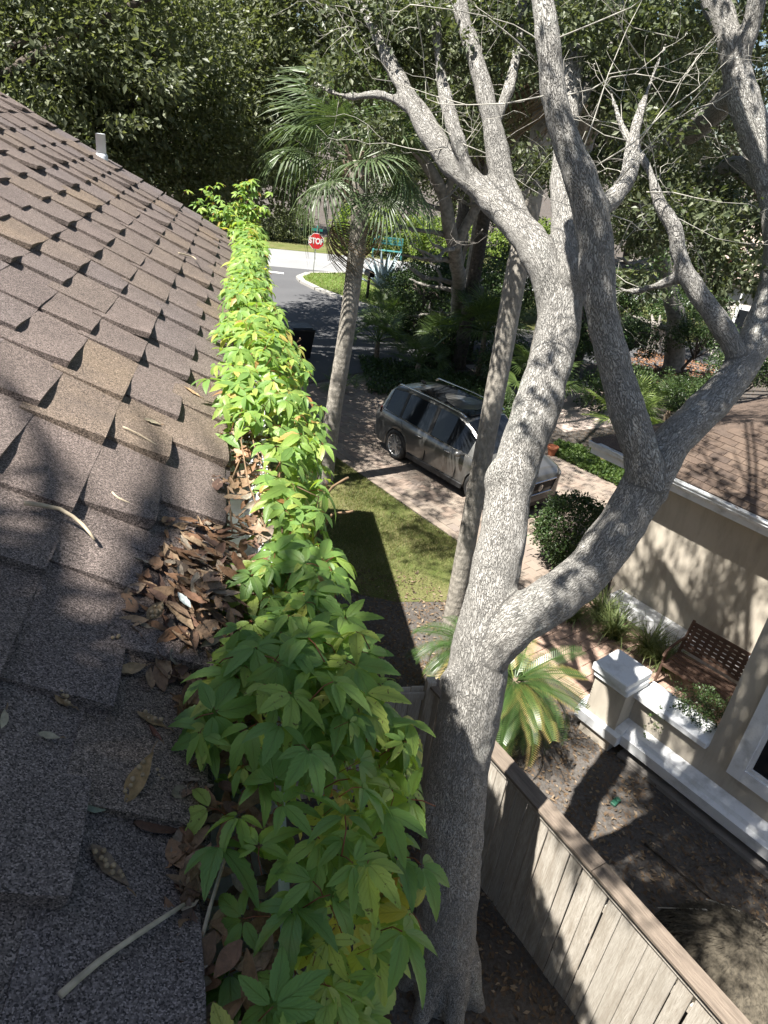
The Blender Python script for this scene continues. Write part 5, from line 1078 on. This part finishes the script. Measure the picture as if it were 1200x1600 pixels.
for k in range(5):
    v = []; 
    for i in range(7): tt = i/6; x = -.1+.05*k-.62*tt+.0; z = fq.z+.55-.17*k-.62*tt; v += [(x, .03*math.sin(tt*9+k), z), (x+.05, .03*math.sin(tt*9+k+1), z-.17)]
    mesh_np('stripe', v, [(2*i, 2*i+2, 2*i+3, 2*i+1) for i in range(6)], plain('flag_red', (.16, .025, .03), .8) if k % 2 == 0 else plain('flag_white', (.55, .53, .52), .8), fl)
gq = at_z(960, 1255, 0.01); m = MB(); m.bev(-.05, .05, -.035, .035, 0, .03, .008, Matrix.Translation(gq) @ Matrix.Rotation(.6, 4, 'Z')); m.bev(.02, .075, -.02, .045, .03, .05, .006, Matrix.Translation(gq) @ Matrix.Rotation(.2, 4, 'Z')); tag(m.build('plastic_scrap', plain('green_plastic', (.03, .12, .075), .4)), 'crumpled green plastic scrap on the shaded yard soil', 'scrap')
def stick(label, pts, r, name='fallen_stick', side_pts=None):
    m = MB(); m.tube(pts, [r, r, r*.8, r*.5][:len(pts)], 6)
    if side_pts: m.tube(side_pts, r*.6, 5)
    return tag(m.build(name, M['dark_bark'] if 'yard' in label else M['twig'], smooth=True), label, 'stick')
G = lambda px, py, z=.02: at_z(px, py, z)
stick('long dark fallen branch lying across the shaded yard', [G(1008, 1318), G(1055, 1355, .06), G(1090, 1385, .05), G(1125, 1415)], .018)
stick('thin forked stick on the yard beside the long dark branch', [G(1078, 1362), G(1085, 1352, .05), G(1110, 1350, .06), G(1140, 1345)], .010)

# ---------------------------------------------------------------- creeper along the gutter
def leaflet(L, w, fold, bend, seed, fine=True):
    r = random.Random(seed); T = ([0, .08, .18, .28, .38, .44, .48, .56, .60, .68, .72, .80, .84, .92, 1] if fine else [0, .25, .55, .8, 1]); v = []; f = []; uv = []
    for i, t in enumerate(T):
        hw = w*(math.sin(PI*min(1, t**.80))**.85)*(1.06-.2*t)+.004
        if fine and t > .4 and i < len(T)-1: hw *= (1.10 if i % 2 else .93)
        if t == 1: hw = .002
        z = -bend*t*t*L; x = t*L*(1-.25*bend*t*t); wv = .012*math.sin(t*9+seed)
        v += [(x, -hw, z+fold*hw+wv*L*.4), (x, 0, z), (x, hw, z+fold*hw-wv*L*.4)]; uv += [(0, t), (.5, t), (1, t)]
        if i: b = 3*i; f += [(b-3, b-2, b+1, b), (b-2, b-1, b+2, b+1)]
    return np.array(v), f, uv
def vleaf_mesh(seed, fine, mat):
    r = random.Random(seed); V = []; Fc = []; UV = []; n = 0; k5 = 5 if r.random() < .85 else 3
    angs = [-1.75, -.85, 0, .85, 1.75] if k5 == 5 else [-.95, 0, .95]; Ls = [.62, .88, 1, .88, .62] if k5 == 5 else [.85, 1, .85]
    for a, L in zip(angs, Ls):
        v, f, uv = leaflet(L*r.uniform(.9, 1.1), .178*L*r.uniform(.88, 1.12), r.uniform(.15, .45), r.uniform(.15, .5), r.randint(0, 99), fine)
        m = np.array(Matrix.Rotation(a+r.uniform(-.15, .15), 3, 'Z') @ Matrix.Rotation(r.uniform(-.1, .35), 3, 'Y') @ Matrix.Rotation(r.uniform(-.3, .3), 3, 'X'))
        v = v+np.array([.06, 0, 0]); V.append(v@m.T); Fc += [[i+n for i in q] for q in f]; UV += uv; n += len(v)
    tv_, tf = tube_vf([(-.30, 0, -.42), (-.16, 0, -.10), (0, 0, 0)], [.012, .011, .011], 4); V.append(np.array(tv_)); Fc += [[i+n for i in q] for q in tf]; UV += [(.5, -.5)]*len(tv_)
    return np.concatenate(V), Fc, UV
def vine_mat(name, by):
    t = NT(name); uv = t.n('TexCoord').outputs['UV']; s = t.n('SeparateXYZ'); t.l(uv, s.inputs[0])
    r = t.n('ObjectInfo').outputs['Random'] if by == 'o' else t.n('NewGeometry').outputs['Random Per Island']
    c = t.ramp(r, [(0, (.15, .265, .075)), (.3, (.19, .33, .085)), (.55, (.245, .385, .09)), (.78, (.30, .43, .10)), (.91, (.38, .46, .11)), (.965, (.50, .46, .12)), (.99, (.46, .22, .10))])
    ax = t.math('ABSOLUTE', t.math('SUBTRACT', s.outputs[0], .5)); mid = t.ramp(ax, [(.0, g(1)), (.045, g(0))])
    w = t.math('SINE', t.math('MULTIPLY', t.math('SUBTRACT', s.outputs[1], t.math('MULTIPLY', ax, .75)), 46.0)); sv = t.ramp(w, [(.86, g(0)), (.99, g(.7))])
    vein = t.math('MAXIMUM', mid, sv); c2 = t.mix(t.math('MULTIPLY', vein, .38), c, (.26, .33, .10))
    p = t.coord('pos'); bl = t.noise(p, 24, 3); c2 = t.mix(t.ramp(bl, [(.55, g(0)), (.75, g(.35))]), c2, (.24, .27, .06)); spk = t.noise(p, 170, 2); pick = t.math('GREATER_THAN', r, .72); c2 = t.mix(t.math('MULTIPLY', t.ramp(spk, [(.64, g(0)), (.70, g(1))]), t.math('MULTIPLY', pick, .8)), c2, (.10, .07, .02))
    pet = t.math('LESS_THAN', s.outputs[1], -.1); c2 = t.mix(pet, c2, (.26, .09, .05))
    t.set('Base Color', c2); t.bump(t.math('SUBTRACT', 1.0, vein), .0012, .8); t.b.inputs['Roughness'].default_value = .42; t.b.inputs['Specular IOR Level'].default_value = .4
    tr = t.n('BsdfTranslucent'); t.l(t.mix(1.0, c2, (1.5, 1.5, .55, 1), 'MULTIPLY'), tr.inputs[0]); mx = t.n('MixShader'); mx.inputs[0].default_value = .38; t.l(t.b.outputs[0], mx.inputs[1]); t.l(tr.outputs[0], mx.inputs[2]); t.l(mx.outputs[0], t.out.inputs[0]); return t.m
M['vine'] = vine_mat('creeper_leaves', 'o'); M['vine2'] = vine_mat('creeper_leaves_far', 'i')
VL = []
for i in range(16):
    v, f, uv = vleaf_mesh(100+i, True, None); o = mesh_np('leaf', v, [[q for q in f if len(q) == 3], [q for q in f if len(q) == 4]] if any(len(q) == 3 for q in f) else [[q for q in f if len(q) == 4]], M['vine'], None, True, uv=uv); VL.append(o.data); bpy.data.objects.remove(o)
VC = [vleaf_mesh(200+i, False, None) for i in range(10)]
creeper = thing('creeper_vine', 'lime green five-fingered creeper growing along and over the white gutter', 'vine', (XE+.1, 3.0, ZE-.05))
PROF = [(1640, 290, 520, .05, .15), (1590, 290, 560, .05, .25), (1500, 300, 640, .07, .55), (1400, 300, 655, .10, .55), (1300, 290, 665, .14, .5), (1200, 285, 655, .16, .4), (1100, 300, 640, .16, .3), (1030, 335, 590, .12, .25), (985, 400, 560, .06, .3), (930, 350, 545, .07, .5), (870, 345, 525, .06, .5), (800, 350, 505, .06, .5), (730, 335, 510, .10, .4), (660, 325, 515, .16, .4), (600, 335, 490, .18, .35), (540, 340, 470, .16, .3), (480, 350, 425, .14, .2), (430, 362, 415, .12, .2), (390, 368, 415, .12, .2), (355, 350, 412, .14, .25), (325, 340, 410, .2, .3)]
pr_ = []
for py, xl, xr, top, hang in PROF:
    a, b = at_z(xl, py, ZE+top*.35), at_z(xr, py, ZE+top*.15); pr_.append(((a.y+b.y)/2, a.x, b.x, top, hang))
pr_.sort(); PY = np.array([q[0] for q in pr_]); cols = np.array([q[1:] for q in pr_])
def prof_at(y): return [float(np.interp(y, PY, cols[:, k])) for k in range(4)]
def zroof(x): return ZE+max(0, XE-x)*TAN if x < XE else ZE-.03
lv = []; rd = random.Random(21)
dens = lambda y: (520 if y < .70 else 800 if y < 1.2 else 270 if y < 1.75 else 330 if y < 3.0 else 320)
y = .30
def surf(y, u):
    xl, xr, top, hang = prof_at(y)
    if u < .68:
        q = u/.68; x = xl+(xr-xl)*q; z = max(zroof(x)+.02, ZE)+top*math.sin(PI*min(1, q*.9+.08))**.8; nx_ = -.5+1.1*q; nz = 1
    else:
        q = (u-.68)/.32; x = xr-.02-.05*q; z = ZE+top*.15-hang*q; nx_ = 1; nz = .45
    return Vector((x, y, z)), Vector((nx_, 0, nz))
while y < 5.75:
    n = dens(y)*.04; n = int(n)+(rd.random() < n-int(n))
    for k in range(n):
        u = rd.random(); 
        if y > 1.18 and y < 1.8 and u < .3: continue
        if y < .70 and u < .44 and rd.random() < .6: continue
        p, nr = surf(y+rd.uniform(-.03, .03), u); dep = rd.random()**1.6
        p = p-nr.normalized()*dep*.09+Vector((rd.gauss(0, .012), 0, rd.gauss(0, .012)))
        nr = (nr.normalized()*.55+Vector((.1, -.15, .8))+Vector((rd.gauss(0, .38), rd.gauss(0, .38), 0))).normalized()
        fw = Vector((nr.x*1.0+rd.gauss(0, .75), -.35+rd.gauss(0, .85), -.35)); fw = (fw-nr*fw.dot(nr)).normalized()
        sc = rd.uniform(.034, .084) if y < 1.3 else rd.uniform(.048, .08)
        if u > .85: sc *= .72
        lv.append((p, fw, nr, sc))
    y += .04
# sprays reaching up the rake and out over the lawn
for (px, py, yy, n) in ((320, 318, 5.45, 16), (350, 338, 5.4, 22), (375, 318, 5.5, 22), (392, 300, 5.6, 18), (385, 345, 5.5, 30), (345, 300, 5.6, 8), (405, 335, 5.5, 16)):
    for k in range(n):
        p = at_y(px+rd.gauss(0, 12), py+rd.gauss(0, 12), yy); nr = Vector((rd.gauss(0, .4), rd.gauss(-.2, .4), 1)).normalized(); fw = Vector((rd.gauss(0, 1), rd.gauss(0, 1), -.2)); fw = (fw-nr*fw.dot(nr)).normalized(); lv.append((p, fw, nr, rd.uniform(.045, .07)))
def lmat(p, fw, nr, s):
    sd = nr.cross(fw); return Matrix(((fw.x*s, sd.x*s, nr.x*s, p.x), (fw.y*s, sd.y*s, nr.y*s, p.y), (fw.z*s, sd.z*s, nr.z*s, p.z), (0, 0, 0, 1)))
lv.sort(key=lambda q: (q[0]-Vector((0, 0, CAMZ))).length/q[3]*.08); inv = Matrix.Translation(-Vector(creeper.location))
FV = []; FF3 = []; FF4 = []; FU = []; nn_ = 0
for i, q in enumerate(lv):
    m = inv @ lmat(*q)
    if i < 299: o = bpy.data.objects.new('leaf', rd.choice(VL)); link(o, creeper); o.matrix_local = m
    else:
        v, f, uv = VC[rd.randrange(10)] if q[0].y > 1.7 else (np.empty((0, 3)), [], []) 
        if q[0].y <= 1.7: v, f, uv = VF[rd.randrange(6)] if 'VF' in globals() else VC[rd.randrange(10)]
        a = np.array(m); FV.append(v@a[:3, :3].T+a[:3, 3]); 
        for z in f: (FF4 if len(z) == 4 else FF3).append([j+nn_ for j in z])
        FU += uv; nn_ += len(v)
if FV: kind(mesh_np('foliage', np.concatenate(FV), [FF3, FF4], M['vine2'], creeper, True, uv=FU), 'stuff')
vm = plain('vine_stem', (.20, .13, .075), .8, var=.3, scale=20)
for k in range(5):
    pts = []; x0 = rd.uniform(.02, .16)
    for j in range(19): yy = 1.3+j*.23; xl, xr, top, hang = prof_at(yy); pts.append(tuple(Vector((min(xr-.03, max(xl+.02, x0+.06*math.sin(j*.9+k))), yy, ZE-.01+top*.2+.025*math.sin(j*1.3+k*2)))-Vector(creeper.location)))
    m_ = MB(); m_.tube(pts, .002, 5); m_.build('stem', vm, creeper, smooth=True)
for k in range(12):
    yy = rd.uniform(1.3, 5.2); xl, xr, top, hang = prof_at(yy); a = Vector((xr-.12, yy, ZE+top*.4)); b = Vector((xr-.02, yy-.03, ZE)); c_ = Vector((xr-.05, yy+rd.uniform(-.1, .1), ZE-hang*.9)); m_ = MB(); m_.tube([tuple(q-Vector(creeper.location)) for q in (a, b, c_)], .0015, 5); m_.build('stem', vm, creeper, smooth=True)
for pts in ([(548, 1120), (552, 1080), (562, 1048), (583, 1024), (600, 1026)], [(560, 1045), (590, 1052), (612, 1048), (620, 1050)], [(470, 540), (450, 545), (470, 530), (468, 528)], [(500, 830), (520, 802), (545, 800), (552, 798)], [(505, 780), (520, 760), (540, 748), (545, 746)]):
    m_ = MB(); m_.tube([tuple(at_y(*q, .95 if q[1] > 1000 else 1.6 if q[1] > 700 else 3.2)-Vector(creeper.location)) for q in pts], .0035, 5); m_.build('stem', vm, creeper, smooth=True)

# ---------------------------------------------------------------- leaf litter, dead leaves, twigs on the roof
def dead_mesh(seed, L=1.0, w=.2, curl=1.2, bend=.5):
    r = random.Random(seed); v = []; f = []; tw_ = r.uniform(-.9, .9); sk = r.uniform(-.25, .25)
    for i in range(9):
        t = i/8; hw = w*math.sin(PI*(.03+.95*t)**.9)+.004; c = curl*(.5+.5*math.sin(t*3+seed)); a0 = tw_*(t-.5)
        for j in range(5):
            s = (j-2)/2; b = s*c; yy = hw*math.sin(b)/max(c, .2) if c > .2 else hw*s; zz = hw*(1-math.cos(b))/max(c, .2)
            yy, zz = yy*math.cos(a0)-zz*math.sin(a0), yy*math.sin(a0)+zz*math.cos(a0)
            v.append((t-.5, yy+sk*(t-.5)**2, zz+bend*.3*(t-.5)**2+.03*math.sin(t*9+j*1.7+seed)*math.sin(PI*t)+.018*math.sin(t*23+j*3+2*seed)))
        if i:
            for j in range(4): b_ = (i-1)*5+j; f.append((b_, b_+1, b_+6, b_+5))
    return np.array(v), f
DM = [dead_mesh(i, 1, random.uniform(.15, .26), random.uniform(.5, 1.9), random.uniform(-.4, 1.2)) for i in range(14)]
def dead_mat(name, cols, by='island'):
    t = NT(name); r = t.n('NewGeometry').outputs['Random Per Island']; k = len(cols); c = t.ramp(r, [((i+.5)/k, q) for i, q in enumerate(cols)]); p = t.coord('pos'); n1 = t.noise(p, 90, 4, .7)
    c = t.mix(t.ramp(n1, [(.4, g(0)), (.7, g(.55))]), c, (.07, .045, .03)); t.set('Base Color', c); t.bump(t.noise(p, 260, 3), .0015); return t.done(.7, .3)
M['dead'] = dead_mat('dry_brown_leaves', [(0.243, 0.135, 0.074), (0.351, 0.230, 0.135), (0.162, 0.095, 0.061), (0.446, 0.324, 0.203), (0.203, 0.115, 0.081), (0.324, 0.176, 0.088), (0.405, 0.351, 0.270), (0.135, 0.081, 0.061)])
def litter(name, placer, n):
    V = []; Fc = []; k0 = 0
    for k in range(n):
        p, nr, L = placer(k); v, f = DM[rd.randrange(14)]; a = rd.uniform(0, 6.28); nr = (Vector(nr)+Vector((rd.gauss(0, .35), rd.gauss(0, .35), 0))).normalized(); fw = Vector((math.cos(a), math.sin(a), 0)); fw = (fw-nr*fw.dot(nr)).normalized()
        A = np.array(lmat(Vector(p), fw, nr, L)); V.append(v@A[:3, :3].T+A[:3, 3]); Fc += [[q+k0 for q in z] for z in f]; k0 += len(v)
    return kind(mesh_np(name, np.concatenate(V), np.array(Fc), M['dead']), 'stuff')
RN = Vector((ST, 0, CT))
def heap(k):
    if k % 5 == 0:
        y_ = rd.uniform(1060, 1570); q = at_roof(303-(y_-1150)*.03-abs(rd.gauss(0, 13)), y_); return (q+RN*rd.uniform(.008, .02), RN, rd.uniform(.02, .055))
    while 1:
        x, y_ = rd.gauss(305, 46), rd.gauss(940, 75)
        if 195 < x < 412 and 815 < y_ < 1075 and (x > 240 or y_ > 885): break
    e = max(0, 1-((x-318)/95)**2-((y_-955)/115)**2); q = at_roof(x, y_)
    return (q+RN*(.012+rd.random()*.065*e), RN, rd.uniform(.018, .066))
litter('leaf_litter', heap, 470)
def inner(k):
    yy = rd.uniform(.35, 2.0) if rd.random() < .7 else rd.uniform(2.0, 5.3); x = XE+rd.uniform(-.035, .10); return (Vector((x, yy, ZE-.045+rd.uniform(0, .05)+(.02 if yy < 1.6 else 0))), (0, 0, 1), rd.uniform(.03, .058))
litter('gutter_leaf_litter', inner, 620)
galm = plain('pale_gall', (.34, .25, .15), .6, var=.25, scale=60)
def dleaf(px, py, L, ang, mid, label, col, galls=0, cat='dead leaf', tilt=(0, 0), lift=.008, wide=None):
    v, f = dead_mesh(mid, 1, wide, .9, .7) if wide else DM[mid % 14]; q = at_roof(px, py)+RN*lift; d0 = at_roof(px+math.cos(ang)*10, py-math.sin(ang)*10)-at_roof(px, py)
    nr = (RN+Vector((tilt[0], tilt[1], 0))).normalized(); fw = d0.normalized(); fw = (fw-nr*fw.dot(nr)).normalized()
    t = thing('dead_leaf', label, cat, q, 0, 'dead leaves lying on the shingles'); mt = NT('dry_leaf'); p = mt.coord('pos'); mt.set('Base Color', mt.ramp(mt.noise(p, 70, 4, .7), [(.3, tuple(c*.55 for c in col)), (.65, col)])); mt.bump(mt.noise(p, 220, 3), .0015); m_ = mt.done(.65, .3)
    A = np.array(lmat(Vector((0, 0, 0)), fw, nr, L)); mesh_np('blade', v@A[:3, :3].T, np.array(f), m_, t)
    sd = nr.cross(fw)
    mb = MB(); mb.tube([fw*L*.48, fw*L*.62+nr*.004, fw*L*.78+nr*.002], [.0011, .0009, .0006], 5); mb.build('stalk', vm, t)
    if galls:
        mb = MB()
        for k in range(galls): c_ = fw*L*(-.38+.72*(k+.5)/galls)+sd*rd.uniform(-.006, .006)+nr*.006; mb.ball(tuple(c_), rd.uniform(.0024, .0036), 8, 6)
        mb.build('gall', galm, t, smooth=True)
    return t
TAN_, BRN, PALE, GRY = (.34, .235, .13), (.15, .085, .06), (.46, .40, .28), (.36, .33, .28)
for a in ((202, 1052, .052, .25, 1, 'tan curled leaf lying alone just below the leaf heap', TAN_),
          (95, 1102, .030, -.6, 3, 'short string of pale galls on the dark upper shingle at left', TAN_, 5),
          (232, 1132, .045, -.5, 5, 'tan twisted leaf with small galls left of the creeper', TAN_, 4), (285, 1138, .065, -1.0, 2, 'long curled dry leaf touching the creeper edge', (.30, .19, .10)), (237, 1152, .028, -.9, 6, 'small red-brown crumpled leaf below the twisted tan one', (.20, .085, .06)),
          (42, 1283, .055, .45, 7, 'pale cream leaf with a pointed tip at the left edge', PALE, 0, 'dead leaf', (0, 0), .006, .21), (205, 1232, .068, .9, 4, 'folded ochre leaf standing upright with a row of galls', (.36, .24, .11), 6, 'dead leaf', (-.5, -.2), .02), (150, 1268, .045, .08, 8, 'grey-green leaf half under the folded ochre one', (.22, .25, .18)),
          (252, 1227, .048, -.55, 9, 'brown gall-studded leaf tucked at a shingle step', (.28, .19, .12), 6), (245, 1296, .062, -.15, 10, 'dark brown curled leaf at the shingle edge', BRN), (272, 1272, .05, -.35, 0, 'dark reddish leaf wedged under the creeper side', (.16, .09, .07)), (292, 1300, .035, .1, 11, 'short greyish leaf at the end of the dark brown one', GRY),
          (165, 1360, .062, -.85, 12, 'grey-brown leaf carrying a line of round galls in the middle of the lower shingle', (.27, .20, .14), 9, 'dead leaf', (0, 0), .006, .17), (188, 1528, .055, .05, 13, 'dark olive leaf with a yellow rim under the pale stick', (.10, .095, .045), 0, 'dead leaf', (0, 0), .008, .24), (163, 1572, .038, 1.45, 3, 'narrow ochre leaf at the bottom edge', (.36, .25, .12)), (194, 1582, .04, 1.8, 2, 'narrow grey leaf beside the ochre one at the bottom edge', GRY),
          (72, 1157, .026, -.2, 7, 'small pale sliver of leaf on the shaded shingle', PALE), (3, 1130, .03, 1.4, 8, 'pale leaf cut by the left picture edge', PALE), (298, 616, .055, -.6, 5, 'tan curled leaf on the sunny shingles', (.42, .28, .16)), (236, 664, .045, -.3, 1, 'thin pale flake on the sunlit shingle step', PALE), (322, 787, .055, -.5, 9, 'orange-brown leaf at the shadow line near the creeper', (.40, .20, .07)),
          (318, 700, .055, -.35, 10, 'cluster leaf in full sun beside the creeper', (.38, .24, .13)), (256, 988, .036, -.9, 6, 'pale bluish-white leaf underside in the leaf heap', (.55, .60, .58), 0, 'dead leaf', (0, 0), .07, .27), (345, 935, .075, -1.1, 4, 'long orange-brown leaf across the leaf heap', (.32, .16, .08), 0, 'dead leaf', (.2, 0), .075), (300, 955, .07, .75, 0, 'broad dull brown leaf on top of the heap', (.24, .16, .12), 0, 'dead leaf', (0, .2), .075, .22), (225, 985, .06, .9, 12, 'gall covered leaf at the left end of the heap', (.30, .22, .13), 10, 'dead leaf', (0, 0), .04, .2), (292, 1018, .05, .05, 12, 'grey leaf with galls at the lower edge of the heap', (.33, .28, .21), 8, 'dead leaf', (0, 0), .03, .2),
          (175, 1005, .016, 1.4, 3, 'tiny lone gall just left of the heap', TAN_, 3), (440//1, 1600, .01, 0, 1, '', TAN_)):
    if a[5]: dleaf(*a)
def rtwig(pts, r, label):
    m = MB(); P3, R3 = smooth_path([at_roof(x, y_)+RN*(.014+h) for x, y_, h in pts], [r]*len(pts), .02); R3 = [q*(1.15-.5*i/len(R3))*random.uniform(.92, 1.08) for i, q in enumerate(R3)]; m.tube(P3, R3, 7)
    return tag(m.build('twig', plain('pale_twig', (.42, .35, .25), .85, var=.3, scale=50), smooth=True), label, 'twig', 'twigs lying on the shingles')
rtwig([(82, 1572, .004), (140, 1522, .006), (205, 1478, .01), (275, 1430, .006)], .0032, 'long pale straight stick across the lowest shingles')
rtwig([(32, 798, .003), (85, 812, .01), (120, 838, .012), (140, 857, .006)], .0036, 'bent pale twig on the dappled shingles at left')
rtwig([(170, 780, .003), (178, 792, .008), (200, 802, .008), (226, 812, .003)], .002, 'thin curved twig on the dappled shingles')
rtwig([(187, 676, .003), (210, 690, .008), (247, 710, .004)], .002, 'thin straight twig below the sunlit shingle step')
rtwig([(300, 1500, .0), (312, 1440, .01), (330, 1370, .02)], .0025, 'slender stem standing along the edge of the shingles')
rtwig([(277, 400, .002), (298, 406, .004), (300, 418, .03)], .003, 'small black curl of wire on the far shingles')
